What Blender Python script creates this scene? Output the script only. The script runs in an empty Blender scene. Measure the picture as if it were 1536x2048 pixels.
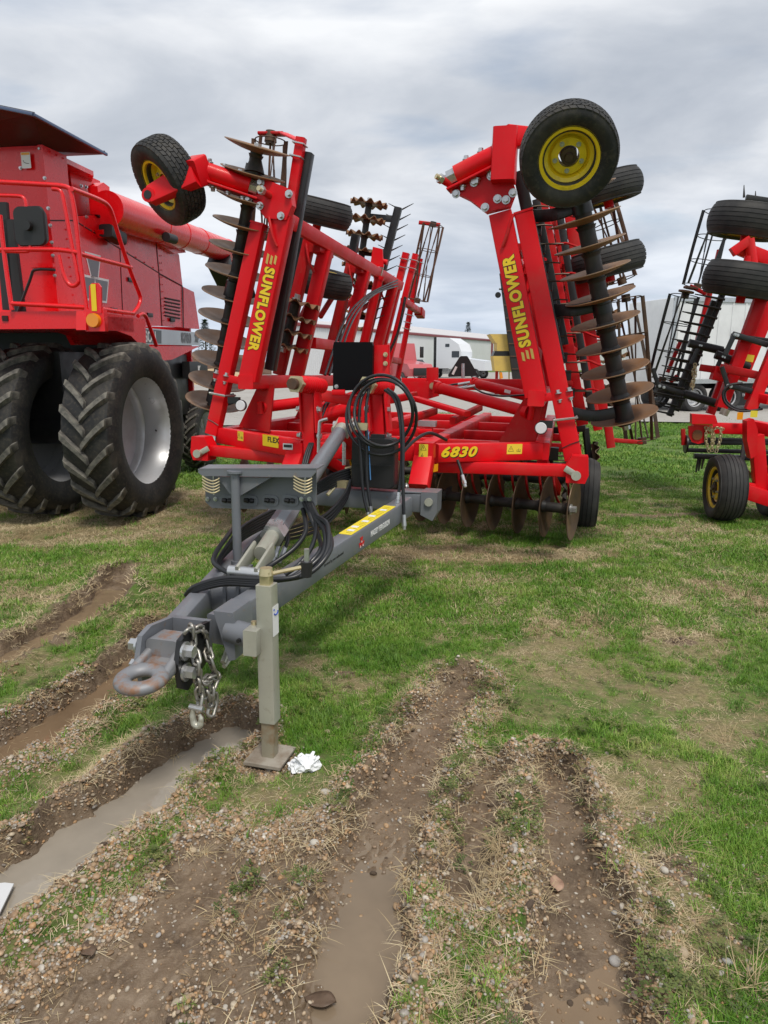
import bpy, math, random
import numpy as np
from mathutils import Vector, Matrix
random.seed(7); RNG = np.random.default_rng(7)
SC = bpy.context.scene
COL = SC.collection
PI = math.pi
rad = math.radians

# ------------------------------------------------------------------ camera
F, PITCH, CAM_H = 1420.0, rad(12.0), 1.7          # focal length in photo pixels (1536x2048)
cam_d = bpy.data.cameras.new('camera'); cam = bpy.data.objects.new('camera', cam_d); COL.objects.link(cam)
cam.location = (0, 0, CAM_H); cam.rotation_euler = (PI/2 - PITCH, 0, 0)
cam_d.sensor_fit = 'VERTICAL'; cam_d.sensor_height = 36; cam_d.sensor_width = 27
cam_d.lens = 36*F/2048; cam_d.clip_start = 0.05; cam_d.clip_end = 3000
SC.camera = cam

# ------------------------------------------------------------------ sky, sun, exposure
SUN_EL, SUN_AZ = rad(61), rad(163)
world = bpy.data.worlds.new('World'); SC.world = world; world.use_nodes = True
wn, wl = world.node_tree.nodes, world.node_tree.links
wn.clear()
def wnode(t, **k):
    n = wn.new(t)
    for a, b in k.items(): setattr(n, a, b)
    return n
out = wnode('ShaderNodeOutputWorld'); bg = wnode('ShaderNodeBackground'); wl.new(bg.outputs[0], out.inputs[0])
sky = wnode('ShaderNodeTexSky', sky_type='NISHITA'); sky.sun_disc = False
sky.sun_elevation = SUN_EL; sky.sun_rotation = SUN_AZ; sky.dust_density = 2.0
tc = wnode('ShaderNodeTexCoord'); sep = wnode('ShaderNodeSeparateXYZ'); wl.new(tc.outputs['Generated'], sep.inputs[0])
def wmath(op, a, b=None, c=None):
    n = wnode('ShaderNodeMath', operation=op)
    for i, q in enumerate((a, b, c)):
        if q is None: continue
        if isinstance(q, (int, float)): n.inputs[i].default_value = q
        else: wl.new(q, n.inputs[i])
    return n.outputs[0]
zc = wmath('ADD', wmath('MAXIMUM', sep.outputs['Z'], 0.0), 0.14)
cx = wmath('DIVIDE', sep.outputs['X'], zc); cy = wmath('DIVIDE', sep.outputs['Y'], zc)
cmb = wnode('ShaderNodeCombineXYZ'); wl.new(cx, cmb.inputs[0]); wl.new(cy, cmb.inputs[1]); cmb.inputs[2].default_value = 3.7
def wnoise(scale, detail, rough, dist=0.0, off=(0, 0, 0), sc=(1, 1, 1)):
    m = wnode('ShaderNodeMapping'); m.inputs['Location'].default_value = off; m.inputs['Scale'].default_value = sc
    wl.new(cmb.outputs[0], m.inputs[0])
    n = wnode('ShaderNodeTexNoise'); n.inputs['Scale'].default_value = scale; n.inputs['Detail'].default_value = detail
    n.inputs['Roughness'].default_value = rough; n.inputs['Distortion'].default_value = dist
    wl.new(m.outputs[0], n.inputs['Vector']); return n.outputs[0]
n1 = wnoise(0.9, 7, .52, .35, (2.3, 1.1, 0), (1, 1.25, 1))
n2 = wnoise(1.7, 6, .5, .2, (7.3, 4.0, 0), (.8, 1.3, 1))
ramp = wnode('ShaderNodeValToRGB'); wl.new(n1, ramp.inputs[0])
r = ramp.color_ramp; r.elements[0].position = .29; r.elements[0].color = (.42, .465, .54, 1)
r.elements[1].position = .62; r.elements[1].color = (.90, .92, .95, 1)
e = r.elements.new(.42); e.color = (.56, .60, .665, 1)
e = r.elements.new(.51); e.color = (.72, .75, .80, 1)
skys = wnode('ShaderNodeMix', data_type='RGBA', blend_type='MULTIPLY'); skys.inputs[0].default_value = 1
wl.new(sky.outputs[0], skys.inputs[6]); skys.inputs[7].default_value = (.13, .13, .125, 1)
gap = wnode('ShaderNodeMapRange'); wl.new(n2, gap.inputs[0])
gap.inputs[1].default_value = .56; gap.inputs[2].default_value = .72; gap.inputs[3].default_value = 0; gap.inputs[4].default_value = .45
mixs = wnode('ShaderNodeMix', data_type='RGBA'); wl.new(gap.outputs[0], mixs.inputs[0])
wl.new(ramp.outputs[0], mixs.inputs[6]); wl.new(skys.outputs[2], mixs.inputs[7])
# thin pale blue band towards the horizon, all the way round
hz = wnode('ShaderNodeMapRange'); wl.new(sep.outputs['Z'], hz.inputs[0])
hz.inputs[1].default_value = 0.0; hz.inputs[2].default_value = .22; hz.inputs[3].default_value = .62; hz.inputs[4].default_value = 0
mixh = wnode('ShaderNodeMix', data_type='RGBA'); wl.new(hz.outputs[0], mixh.inputs[0])
wl.new(mixs.outputs[2], mixh.inputs[6]); mixh.inputs[7].default_value = (.56, .68, .86, 1)
wl.new(mixh.outputs[2], bg.inputs[0]); bg.inputs[1].default_value = 0.63
sun_d = bpy.data.lights.new('sun', 'SUN'); sun = bpy.data.objects.new('sun', sun_d); COL.objects.link(sun)
sun_d.energy = 1.5; sun_d.angle = rad(14); sun_d.color = (1, .94, .85)
# from behind the camera, high
sd = Vector((.18, -.60, 1.15)).normalized()
sun.rotation_euler = sd.to_track_quat('Z', 'Y').to_euler(); sun.location = (0, 0, 30)
SC.view_settings.view_transform = 'Standard'; SC.view_settings.look = 'None'
SC.view_settings.exposure = 0.75; SC.view_settings.gamma = 1.0
SC.view_settings.use_curve_mapping = False

# ------------------------------------------------------------------ photo rays
def ray(x, y):
    a = (x-768)/F; b = (1024-y)/F; c, s = math.cos(PITCH), math.sin(PITCH)
    return np.array([a, c+b*s, -s+b*c])
CAMP = np.array([0, 0, CAM_H])
def gz(x, y, z=0.0):                       # where a pixel's ray meets a level at height z
    r_ = ray(x, y); return CAMP + r_*((z-CAM_H)/r_[2])
def gy(x, y, Y):                           # where it meets the upright plane at distance Y
    r_ = ray(x, y); return CAMP + r_*(Y/r_[1])
class Frame:                               # a machine's own axes: u right, v rearward, z up
    def __init__(s, O, yaw, pit=0, rol=0):
        y, p, q = rad(yaw), rad(pit), rad(rol)
        v = np.array([math.sin(y)*math.cos(p), math.cos(y)*math.cos(p), -math.sin(p)])
        u0 = np.array([math.cos(y), -math.sin(y), 0]); w0 = np.cross(u0, v)
        u = u0*math.cos(q) - w0*math.sin(q); w = np.cross(u, v)
        s.R = np.array([u, v, w]); s.O = np.array(O, float)
    def at(s, x, y, **k):
        r_ = s.R@ray(x, y); o = s.R@(CAMP-s.O); n, val = list(k.items())[0]
        i = 'uvz'.index(n); return o + r_*((val-o[i])/r_[i])
    def loc(s, p): return s.R@(np.array(p, float)-s.O)
    def mat(s):
        m = Matrix.Identity(4)
        for i in range(3):
            for j in range(3): m[j][i] = s.R[i][j]
            m[i][3] = s.O[i]
        return m

# ------------------------------------------------------------------ mesh helpers
def V(*a): return np.array(a, float)
def nrm(a):
    a = np.array(a, float); return a/(np.linalg.norm(a)+1e-12)
def perp(d):
    d = nrm(d); a = V(0, 0, 1) if abs(d[2]) < .9 else V(1, 0, 0)
    x = nrm(np.cross(d, a)); return x, np.cross(d, x)
def rsec(w, h, r, n=2):                    # rounded rectangle section
    pts = []
    for cx_, cy_, a0 in ((1, 1, 0), (-1, 1, PI/2), (-1, -1, PI), (1, -1, 1.5*PI)):
        for k in range(n+1):
            a = a0 + PI/2*k/n
            pts.append((cx_*(w/2-r)+r*math.cos(a), cy_*(h/2-r)+r*math.sin(a)))
    return pts
class MB:
    def __init__(s): s.v = []; s.f = []
    def add(s, vs, fs):
        b = len(s.v); s.v += [tuple(map(float, p)) for p in vs]; s.f += [tuple(i+b for i in f) for f in fs]; return s
    def sweep(s, sec, p0, p1, ex, ey, sec1=None):
        p0, p1 = np.array(p0, float), np.array(p1, float); n = len(sec); sec1 = sec1 or sec
        vs = [p0+ex*a+ey*b for a, b in sec]+[p1+ex*a+ey*b for a, b in sec1]
        fs = [(i, (i+1) % n, n+(i+1) % n, n+i) for i in range(n)]+[tuple(range(n))[::-1], tuple(range(n, 2*n))]
        return s.add(vs, fs)
    def beam(s, p0, p1, w, h, up=(0, 0, 1), r=.012, w1=None, h1=None):    # box-section tube, h along up
        d = nrm(np.array(p1, float)-np.array(p0, float)); up = np.array(up, float)
        ey = nrm(up-d*np.dot(up, d)); ex = np.cross(ey, d)
        r = min(r, .45*min(w, h))
        return s.sweep(rsec(w, h, r), p0, p1, -ex, ey, rsec(w1 or w, h1 or h, r) if (w1 or h1) else None) if False else \
            s.sweep(rsec(w, h, r), p0, p1, ex, ey, rsec(w1 or w, h1 or h, r) if (w1 or h1) else None)
    def box(s, c, sx, sy, sz, r=.004):
        c = np.array(c, float); return s.beam(c-V(0, sy/2, 0), c+V(0, sy/2, 0), sx, sz, (0, 0, 1), r)
    def cyl(s, p0, p1, r0, r1=None, n=14):
        p0, p1 = np.array(p0, float), np.array(p1, float); r1 = r0 if r1 is None else r1
        ex, ey = perp(p1-p0)
        sec = lambda q: [(q*math.cos(2*PI*i/n), q*math.sin(2*PI*i/n)) for i in range(n)]
        return s.sweep(sec(r0), p0, p1, ex, ey, sec(r1))
    def tube(s, pts, r, n=8, smooth=4, closed=False):
        P = [np.array(p, float) for p in pts]
        if smooth > 1 and len(P) > 2: P = catmull(P, smooth, closed)
        m = len(P); rings = []; ex = None
        for i in range(m):
            a = P[(i-1) % m] if (closed or i > 0) else P[i]; b = P[(i+1) % m] if (closed or i < m-1) else P[i]
            d = nrm(b-a)
            if ex is None: ex, ey = perp(d)
            else:
                ex = nrm(ex-d*np.dot(ex, d)); ey = np.cross(d, ex)
            rr = r[i*len(r)//m] if isinstance(r, (list, tuple)) else r
            rings.append([P[i]+rr*(ex*math.cos(2*PI*k/n)+ey*math.sin(2*PI*k/n)) for k in range(n)])
        vs = [p for q in rings for p in q]; fs = []
        for i in range(m if closed else m-1):
            j = (i+1) % m
            for k in range(n): fs.append((i*n+k, i*n+(k+1) % n, j*n+(k+1) % n, j*n+k))
        if not closed: fs += [tuple(range(n))[::-1], tuple(range((m-1)*n, m*n))]
        return s.add(vs, fs)
    def prism(s, poly, off):               # polygon pushed along a vector
        P = [np.array(p, float) for p in poly]; off = np.array(off, float); n = len(P)
        return s.add(P+[p+off for p in P], [(i, (i+1) % n, n+(i+1) % n, n+i) for i in range(n)]+[tuple(range(n))[::-1], tuple(range(n, 2*n))])
    def lathe(s, prof, c, ax, n=32, closed=False):      # prof: (radius, height along axis)
        c = np.array(c, float); ax = nrm(ax); ex, ey = perp(ax); m = len(prof); vs = []
        for i in range(n):
            a = 2*PI*i/n; dr = ex*math.cos(a)+ey*math.sin(a)
            vs += [c+dr*q+ax*h for q, h in prof]
        fs = []
        for i in range(n):
            j = (i+1) % n
            for k in range(m if closed else m-1):
                l = (k+1) % m; fs.append((i*m+k, j*m+k, j*m+l, i*m+l))
        return s.add(vs, fs)
    def hexb(s, p, d, r, h):
        p = np.array(p, float); d = nrm(d); s.cyl(p, p+d*h*.22, r*1.45, None, 12); s.cyl(p+d*h*.2, p+d*h, r, r*.96, 6); return s
    def mesh(s, name, angle=35):
        me = bpy.data.meshes.new(name); me.from_pydata(s.v, [], s.f); me.update()
        fix_normals(me)
        for p in me.polygons: p.use_smooth = True
        me.set_sharp_from_angle(angle=rad(angle)); return me
    def build(s, name, m, parent=None, angle=35, label=None):
        me = s.mesh(name, angle); return link(name, me, m, parent, label)
def fix_normals(me):
    import bmesh
    b = bmesh.new(); b.from_mesh(me); bmesh.ops.recalc_face_normals(b, faces=b.faces); b.to_mesh(me); b.free()
def link(name, me, m=None, parent=None, label=None, mw=None):
    o = bpy.data.objects.new(name, me); COL.objects.link(o)
    if m is not None and not me.materials: me.materials.append(m)
    if parent is not None: o.parent = parent
    if label: o['label'] = label
    if mw is not None: o.matrix_basis = mw
    return o
def dup(o, parent=None, mw=None):
    c = o.copy(); COL.objects.link(c); c.parent = parent if parent is not None else o.parent
    if mw is not None: c.matrix_basis = mw
    return c
def empty(name, parent=None, loc=None, mw=None):
    o = bpy.data.objects.new(name, None); COL.objects.link(o); o.empty_display_size = .2
    if parent is not None: o.parent = parent
    if loc is not None: o.location = loc
    if mw is not None: o.matrix_basis = mw
    return o
def tag(o, label, cat, group=None, kind=None):
    if label: o['label'] = label
    if cat: o['category'] = cat
    if group: o['group'] = group
    if kind: o['kind'] = kind
    return o
def catmull(P, k, closed=False):
    n = len(P); outp = []
    for i in range(n if closed else n-1):
        a = P[(i-1) % n] if closed or i > 0 else P[0]; b = P[i]; c = P[(i+1) % n]
        d = P[(i+2) % n] if closed or i < n-2 else P[-1]
        for j in range(k):
            t = j/k
            outp.append(.5*((2*b)+(c-a)*t+(2*a-5*b+4*c-d)*t*t+(3*b-a-3*c+d)*t**3))
    if not closed: outp.append(P[-1])
    return outp
def basis(c, ex, ey, ez):
    m = Matrix.Identity(4)
    for i, a in enumerate((ex, ey, ez)):
        for j in range(3): m[j][i] = float(a[j])
    for j in range(3): m[j][3] = float(c[j])
    return m
def axmat(c, ax, roll=0.0):                # local z along ax
    ez = nrm(ax); ex, ey = perp(ez); ex, ey = ex*math.cos(roll)+ey*math.sin(roll), -ex*math.sin(roll)+ey*math.cos(roll)
    return basis(c, ex, ey, ez)
def frmat(c, x, y):                        # local x along x, y near y
    ex = nrm(x); y = np.array(y, float); ey = nrm(y-ex*np.dot(y, ex)); return basis(c, ex, ey, np.cross(ex, ey))
def lerp(a, b, t): return np.array(a, float)*(1-t)+np.array(b, float)*t

# ------------------------------------------------------------------ materials
def mat(name, col, rough=.5, metal=0.0, coat=0.0, spec=.5, noise=None, bump=None, rvar=.0, tint=None):
    m = bpy.data.materials.new(name); m.use_nodes = True; nt = m.node_tree; b = nt.nodes['Principled BSDF']
    b.inputs['Base Color'].default_value = (*col, 1); b.inputs['Roughness'].default_value = rough
    b.inputs['Metallic'].default_value = metal; b.inputs['Coat Weight'].default_value = coat
    b.inputs['Coat Roughness'].default_value = .08; b.inputs['Specular IOR Level'].default_value = spec
    def nz(scale, detail=5, rgh=.6):
        t = nt.nodes.new('ShaderNodeTexCoord'); n = nt.nodes.new('ShaderNodeTexNoise')
        n.inputs['Scale'].default_value = scale; n.inputs['Detail'].default_value = detail; n.inputs['Roughness'].default_value = rgh
        nt.links.new(t.outputs['Object'], n.inputs['Vector']); return n.outputs[0]
    if noise:                              # list of (scale, lo, hi, colour): blend in a second colour by noise
        last = None
        for scale, lo, hi, c2, amt in noise:
            mr = nt.nodes.new('ShaderNodeMapRange'); nt.links.new(nz(scale), mr.inputs[0])
            mr.inputs[1].default_value = lo; mr.inputs[2].default_value = hi; mr.inputs[4].default_value = amt
            mx = nt.nodes.new('ShaderNodeMix'); mx.data_type = 'RGBA'; nt.links.new(mr.outputs[0], mx.inputs[0])
            if last is None: mx.inputs[6].default_value = (*col, 1)
            else: nt.links.new(last, mx.inputs[6])
            mx.inputs[7].default_value = (*c2, 1); last = mx.outputs[2]
        nt.links.new(last, b.inputs['Base Color'])
    if rvar:
        mr = nt.nodes.new('ShaderNodeMapRange'); nt.links.new(nz(6), mr.inputs[0])
        mr.inputs[1].default_value = .3; mr.inputs[2].default_value = .7
        mr.inputs[3].default_value = max(.02, rough-rvar); mr.inputs[4].default_value = min(1, rough+rvar)
        nt.links.new(mr.outputs[0], b.inputs['Roughness'])
    if bump:
        bp = nt.nodes.new('ShaderNodeBump'); bp.inputs['Strength'].default_value = bump[1]; bp.inputs['Distance'].default_value = bump[2] if len(bump) > 2 else .004
        nt.links.new(nz(bump[0]), bp.inputs['Height']); nt.links.new(bp.outputs[0], b.inputs['Normal'])
    return m
RED = mat('red_paint', (.72, .005, .012), .42, coat=.05, spec=.24, rvar=.1, noise=[(2.2, .4, .75, (.60, .005, .010), .6), (3.1, .52, .78, (.46, .085, .06), .38), (26, .60, .8, (.40, .07, .05), .35), (70, .66, .74, (.30, .12, .08), .5)], bump=(22, .06, .003))
RED2 = mat('red_paint_dusty', (.52, .005, .009), .48, coat=.03, spec=.25, rvar=.12, noise=[(5, .45, .75, (.40, .07, .05), .5), (40, .6, .75, (.30, .1, .07), .5)])
CRED = mat('combine_red', (.80, .005, .009), .28, coat=.25, rvar=.06, noise=[(1.2, .4, .75, (.74, .006, .011), .7)])
GREY = mat('grey_paint', (.155, .165, .185), .42, coat=.15, rvar=.12, noise=[(7, .5, .8, (.20, .195, .185), .5), (45, .62, .75, (.27, .23, .19), .45), (18, .64, .72, (.22, .13, .07), .45)])
BLACK = mat('black_paint', (.012, .0125, .014), .4, rvar=.12, noise=[(8, .5, .8, (.045, .04, .035), .5)])
SHAFT = mat('dusty_black_steel', (.022, .022, .022), .55, rvar=.12, noise=[(7, .42, .75, (.075, .058, .042), .7)])
PLAS = mat('black_plastic', (.016, .016, .017), .5, bump=(90, .15))
GBLK = mat('gloss_black_panel', (.006, .006, .007), .3, spec=.08)
DISC = mat('rusty_disc_steel', (.30, .155, .07), .5, metal=.25, rvar=.14, noise=[(4, .4, .7, (.20, .17, .145), .75), (16, .5, .75, (.36, .17, .055), .6)])
DARKD = mat('dark_worn_steel', (.055, .04, .03), .5, metal=.35, rvar=.12, noise=[(6, .4, .7, (.14, .075, .035), .8)])
RUST = mat('rusty_bar', (.12, .055, .03), .65, metal=.2, noise=[(9, .4, .7, (.065, .045, .035), .8)])
RUBB = mat('tyre_rubber', (.018, .018, .019), .6, spec=.35, noise=[(4, .45, .75, (.065, .058, .048), .8), (30, .5, .75, (.10, .085, .062), .5)], bump=(60, .2, .002))
RUBB2 = mat('tyre_rubber_worn', (.03, .03, .031), .68, spec=.3, noise=[(5, .4, .7, (.065, .062, .058), .8)], bump=(50, .2, .002))
LUG = mat('tyre_lug_dusty', (.075, .072, .066), .75, spec=.3, noise=[(14, .4, .65, (.22, .205, .175), .8)])
YEL = mat('yellow_rim_paint', (.86, .60, .015), .38, coat=.25, noise=[(7, .58, .8, (.25, .15, .03), .7)])
SILV = mat('silver_rim_paint', (.62, .63, .65), .36, metal=.35, rvar=.1, noise=[(3, .5, .8, (.34, .33, .31), .6)])
ZINC = mat('zinc_plated', (.56, .57, .58), .32, metal=.8, rvar=.1, noise=[(20, .5, .8, (.36, .33, .28), .6)])
CHROME = mat('chrome', (.8, .8, .8), .1, metal=1)
YZINC = mat('yellow_zinc', (.62, .53, .32), .36, metal=.7, noise=[(15, .5, .8, (.4, .33, .2), .6)])
JACKM = mat('jack_galvanised', (.50, .495, .42), .42, metal=.45, rvar=.12, noise=[(5, .45, .75, (.40, .40, .35), .7), (40, .6, .8, (.27, .22, .14), .4)])
HOSE = mat('hose_rubber', (.015, .016, .019), .38, rvar=.1)
HOSEB = mat('hose_blue_print', (.06, .2, .45), .4)
DYEL = mat('decal_yellow', (.86, .60, .015), .35)
DYEL2 = mat('sticker_yellow', (.83, .66, .05), .4)
DBLK = mat('decal_black', (.012, .012, .012), .4)
DWHT = mat('decal_white', (.8, .8, .8), .4)
DRED = mat('decal_red', (.62, .012, .02), .35)
DGOLD = mat('decal_gold', (.62, .42, .10), .35, metal=.3)
DGRY = mat('decal_grey', (.17, .18, .2), .4)
ORNG = mat('orange_lens', (.85, .28, .012), .25, coat=.4)
AMBR = mat('amber_reflector', (.85, .36, .01), .3)
WHITEL = mat('white_reflector', (.72, .75, .78), .15, coat=.5)
BLUE = mat('blue_print', (.02, .07, .45), .4)
HITCH = mat('hitch_casting', (.23, .235, .25), .55, metal=.3, noise=[(5, .45, .7, (.31, .3, .3), .6), (13, .50, .64, (.27, .12, .045), .8)])
CHAINM = mat('chain_steel', (.36, .35, .32), .4, metal=.75, noise=[(26, .5, .75, (.22, .16, .1), .7)])

TXT = {}
def text_mesh(txt, size=1.0, shear=0.0, bold=0.0, depth=0.0, sp=1.0):
    key = (txt, size, shear, bold, depth, sp)
    if key in TXT: return TXT[key]
    c = bpy.data.curves.new('txt', 'FONT'); c.body = txt; c.size = size; c.shear = shear; c.offset = bold; c.extrude = depth
    c.align_x = 'CENTER'; c.align_y = 'CENTER'; c.space_character = sp; c.resolution_u = 3
    o = bpy.data.objects.new('txt', c); COL.objects.link(o); bpy.context.view_layer.update()
    me = bpy.data.meshes.new_from_object(o.evaluated_get(bpy.context.evaluated_depsgraph_get()))
    bpy.data.objects.remove(o); bpy.data.curves.remove(c); me.name = 'lettering'; TXT[key] = me
    return me
def lettering(txt, m, parent, c, x, y, size, shear=0, bold=0, name='lettering', sp=1.0, stretch=1.0, fit=None):
    me = text_mesh(txt, size, shear, bold, 0.0008, sp).copy(); me.materials.clear(); me.materials.append(m)
    if fit: xs = [v.co.x for v in me.vertices]; stretch = fit/(max(xs)-min(xs))
    o = link(name, me, None, parent, None, frmat(c, x, y) @ Matrix.Diagonal((stretch, 1, 1, 1))); return o
def plaque(c, x, y, w, h, m, parent, name='sticker', t=.0015, label=None):
    me = MB().sweep(rsec(w, h, min(w, h)*.06), V(0, 0, 0), V(0, 0, t), V(1, 0, 0), V(0, 1, 0)).mesh(name)
    return link(name, me, m, parent, label, frmat(c, x, y))
# ------------------------------------------------------------------ ground with wheel ruts
def _hash(ix, iy, seed):
    h = (ix.astype(np.int64)*374761393 + iy.astype(np.int64)*668265263 + seed*974711) & 0x7fffffff
    h = ((h ^ (h >> 13))*1274126177) & 0x7fffffff
    return ((h ^ (h >> 16)) & 0xffff)/65535.0
def vnoise(x, y, seed=0):
    ix, iy = np.floor(x), np.floor(y); fx, fy = x-ix, y-iy
    fx = fx*fx*(3-2*fx); fy = fy*fy*(3-2*fy)
    a, b = _hash(ix, iy, seed), _hash(ix+1, iy, seed); c, d = _hash(ix, iy+1, seed), _hash(ix+1, iy+1, seed)
    return (a*(1-fx)+b*fx)*(1-fy)+(c*(1-fx)+d*fx)*fy
def fbm(x, y, sc, oc=4, seed=0, g=.5):
    t = 0; a = 1; n = 0
    for i in range(oc):
        t = t+a*vnoise(x*sc*2**i+31*i, y*sc*2**i-17*i, seed+i); n += a; a *= g
    return t/n
def sstep(a, b, x):
    t = np.clip((x-a)/(b-a), 0, 1); return t*t*(3-2*t)
def pdist(X, Y, pl):                        # distance to a polyline and position along it
    best = np.full(X.shape, 1e9); par = np.zeros(X.shape); L = 0
    for (ax, ay), (bx, by) in zip(pl[:-1], pl[1:]):
        dx, dy = bx-ax, by-ay; l2 = dx*dx+dy*dy+1e-9; l = math.sqrt(l2)
        t = np.clip(((X-ax)*dx+(Y-ay)*dy)/l2, 0, 1); d = np.hypot(X-ax-t*dx, Y-ay-t*dy)
        m = d < best; best = np.where(m, d, best); par = np.where(m, L+t*l, par); L += l
    return best, par/L
def gl(pts, z=-.04): return [tuple(gz(x, y, z)[:2]) for x, y in pts]
# (centre line, half width at start, half width at end, depth, berm height)
RUTS = [
 dict(l=gl([(462, 1474), (400, 1512), (300, 1592), (150, 1702), (0, 1802)])+[(-1.5, 1.6), (-1.75, 1.1)], w=(.13, .165), d=.095, b=.062),
 dict(l=gl([(330, 1275), (235, 1388), (120, 1455), (0, 1525)])+[(-1.95, 2.3), (-2.3, 1.6)], w=(.13, .16), d=.10, b=.06),
 dict(l=[(-2.15, 5.6)]+gl([(215, 1200), (150, 1252), (60, 1300), (0, 1335)])+[(-2.6, 3.2), (-3.1, 2.2)], w=(.10, .17), d=.085, b=.05),
 dict(l=gl([(925, 1385), (870, 1470), (800, 1600), (740, 1750), (690, 1950), (660, 2048)])+[(-.2, 1.0)], w=(.085, .155), d=.062, b=.062, s=.6),
 dict(l=gl([(985, 1568), (950, 1690), (925, 1800)]), w=(.045, .05), d=.03, b=.02),
 dict(l=gl([(1095, 1560), (1130, 1700), (1160, 1850), (1155, 2048)])+[(.5, 1.0)], w=(.045, .18), d=.055, b=.066, s=.5),
 dict(l=gl([(430, 1740), (330, 1900), (200, 2048)])+[(-.95, 1.1)], w=(.10, .2), d=.022, b=.015),
 dict(l=gl([(600, 1700), (520, 1860), (470, 2048)]), w=(.03, .07), d=.02, b=.015),
]
def blob(X, Y, x, y, rx, ry, rot=0):        # a soft patch set down at a pixel, radii in metres
    c = gz(x, y); a = rad(rot); dx, dy = X-c[0], Y-c[1]
    ex = (dx*math.cos(a)+dy*math.sin(a))/rx; ey = (-dx*math.sin(a)+dy*math.cos(a))/ry
    return np.clip(1.25-np.sqrt(ex*ex+ey*ey), 0, 1)
def terrain(X, Y, fine=True):
    X = np.asarray(X, float); Y = np.asarray(Y, float)
    near = sstep(14, 8, np.abs(Y))
    n_lo = fbm(X, Y, .35, 3, 1)-.5; n_mid = fbm(X, Y, 1.6, 4, 5)-.5; n_hi = fbm(X, Y, 9, 4, 9)-.5
    Z = n_lo*.10*sstep(3, 12, np.hypot(X, Y)) + n_mid*.05*near + n_hi*.02*near
    mud = np.zeros(X.shape); grav = np.zeros(X.shape); wet = np.zeros(X.shape)
    wob = (fbm(X, Y, 5, 3, 21)-.5)*.085+(fbm(X, Y, 22, 3, 23)-.5)*.07
    for i, R in enumerate(RUTS):
        d, t = pdist(X, Y, R['l']); w = R['w'][0]+(R['w'][1]-R['w'][0])*t; d = d+wob
        ins = 1-sstep(w-.02, w+.055, d)
        brm = sstep(w+.0, w+.06, d)*(1-sstep(w+.07, w+.19, d))*(.35+1.3*fbm(X, Y, 7, 3, 40+i))
        Z = Z*(1-ins*.8)-R['d']*(R.get('s', 1)+(1.04-R.get('s', 1))*sstep(.1, .75, t))*ins*(.88+.24*fbm(X, Y, 4, 2, 60+i)) + R['b']*brm
        # tyre ribs drawn along the bottom, torn lumps on the edges
        Z = Z+ins*.0045*np.cos(d*2*PI/.052)*sstep(.35, .6, fbm(X, Y, 6, 2, 70+i))+brm*.06*(fbm(X, Y, 20, 4, 80+i)-.5)
        mud = np.maximum(mud, np.maximum(ins, (1-sstep(w+.03, w+.11, d))*.92))
        grav = np.maximum(grav, sstep(w-.02, w+.04, d)*(1-sstep(w+.08, w+.20, d)))
        wet = np.maximum(wet, ins)
    for x, y, rx, ry, ro, a in ((300, 1860, .22, .25, 20, .9), (120, 2000, .35, .25, 0, .9), (520, 1960, .15, .25, 10, .6),
                                (960, 1640, .08, .2, -10, .5), (160, 1195, .35, .12, 10, .9), (60, 1290, .4, .2, 10, .7),
                                (1320, 1030, .9, .14, 4, 1.0), (1360, 1285, .14, .10, 0, .8), (400, 1095, .45, .10, 15, .8),
                                (880, 1330, .3, .1, 0, .55), (700, 1350, .25, .07, 0, .5), (330, 1230, .2, .1, 0, .6), (1150, 1660, .2, .2, 0, .45), (40, 1420, .3, .15, 20, .6),
                                (1100, 1480, .3, .15, 0, .4), (1330, 1700, .2, .3, 0, .45), (620, 1660, .12, .1, 30, .4), (1290, 1180, .5, .12, 0, .35)):
        bl = blob(X, Y, x, y, rx, ry, ro)*a
        mud = np.maximum(mud, sstep(.25, .7, bl+(fbm(X, Y, 7, 3, 77)-.5)*.9*(bl > 0)))
    jk = gz(540, 1522); kf = 1-sstep(.10, .2, np.hypot(X-jk[0], Y-jk[1])); Z = Z*(1-kf)-.012*kf; mud = np.maximum(mud, kf*.8)     # trodden flat under the jack foot
    far = sstep(5.2, 3.3, np.abs(Y-.8)+np.maximum(0, X-.9)*1.6)
    grav = np.clip(np.maximum(grav, far*.10*sstep(2.9, 1.7, Y)+mud*.18*far)*far*1.15, 0, 1)
    straw = np.zeros(X.shape)
    for x, y, rx, ry, ro, a in ((230, 1048, 1.6, .9, 5, 1.6), (390, 1010, .9, 1.1, 0, 1.3), (60, 1020, 1.0, .6, 0, 1.0), (980, 1110, 1.1, .35, 0, 1.2), (560, 1050, .8, .6, 0, .7), (1290, 1060, .9, .3, 0, .7),
                                (1380, 1290, .4, .35, 0, .9), (1130, 1270, .4, .5, 20, .75), (1040, 1420, .35, .3, 0, .6), (1200, 1620, .3, .3, 0, .9), (1440, 1470, .3, .2, 0, .9),
                                (720, 1370, .3, .2, 0, .7), (1340, 1800, .2, .35, 0, .9), (980, 1760, .12, .2, 0, .9), (60, 1330, .4, .3, 0, .7), (900, 950, 1.6, .8, 0, .55), (1260, 1350, .8, .7, 0, .45), (1000, 1290, .7, .5, 0, .42), (1420, 1180, .9, .5, 0, .42), (1300, 1560, .4, .35, 0, .7), (640, 1330, .35, .2, 0, .6), (520, 1600, .35, .2, 0, .6)):
        straw = np.maximum(straw, blob(X, Y, x, y, rx, ry, ro)*a)
    straw = np.clip(straw*1.15*(.55+.9*fbm(X, Y, 4, 3, 90))+.42*sstep(.52, .68, fbm(X, Y, 1.9, 4, 95))*near+.10*near, 0, 1)
    return Z, mud, grav, straw, wet
rows = [(-90, 90.), (-50, 50.), (-25, 25.), (-12, 12.), (-6, 6.), (-3, 3.), (-1.2, 1.6), (-.2, 1.1), (.4, 1.0), (.8, 1.0)]
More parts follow.
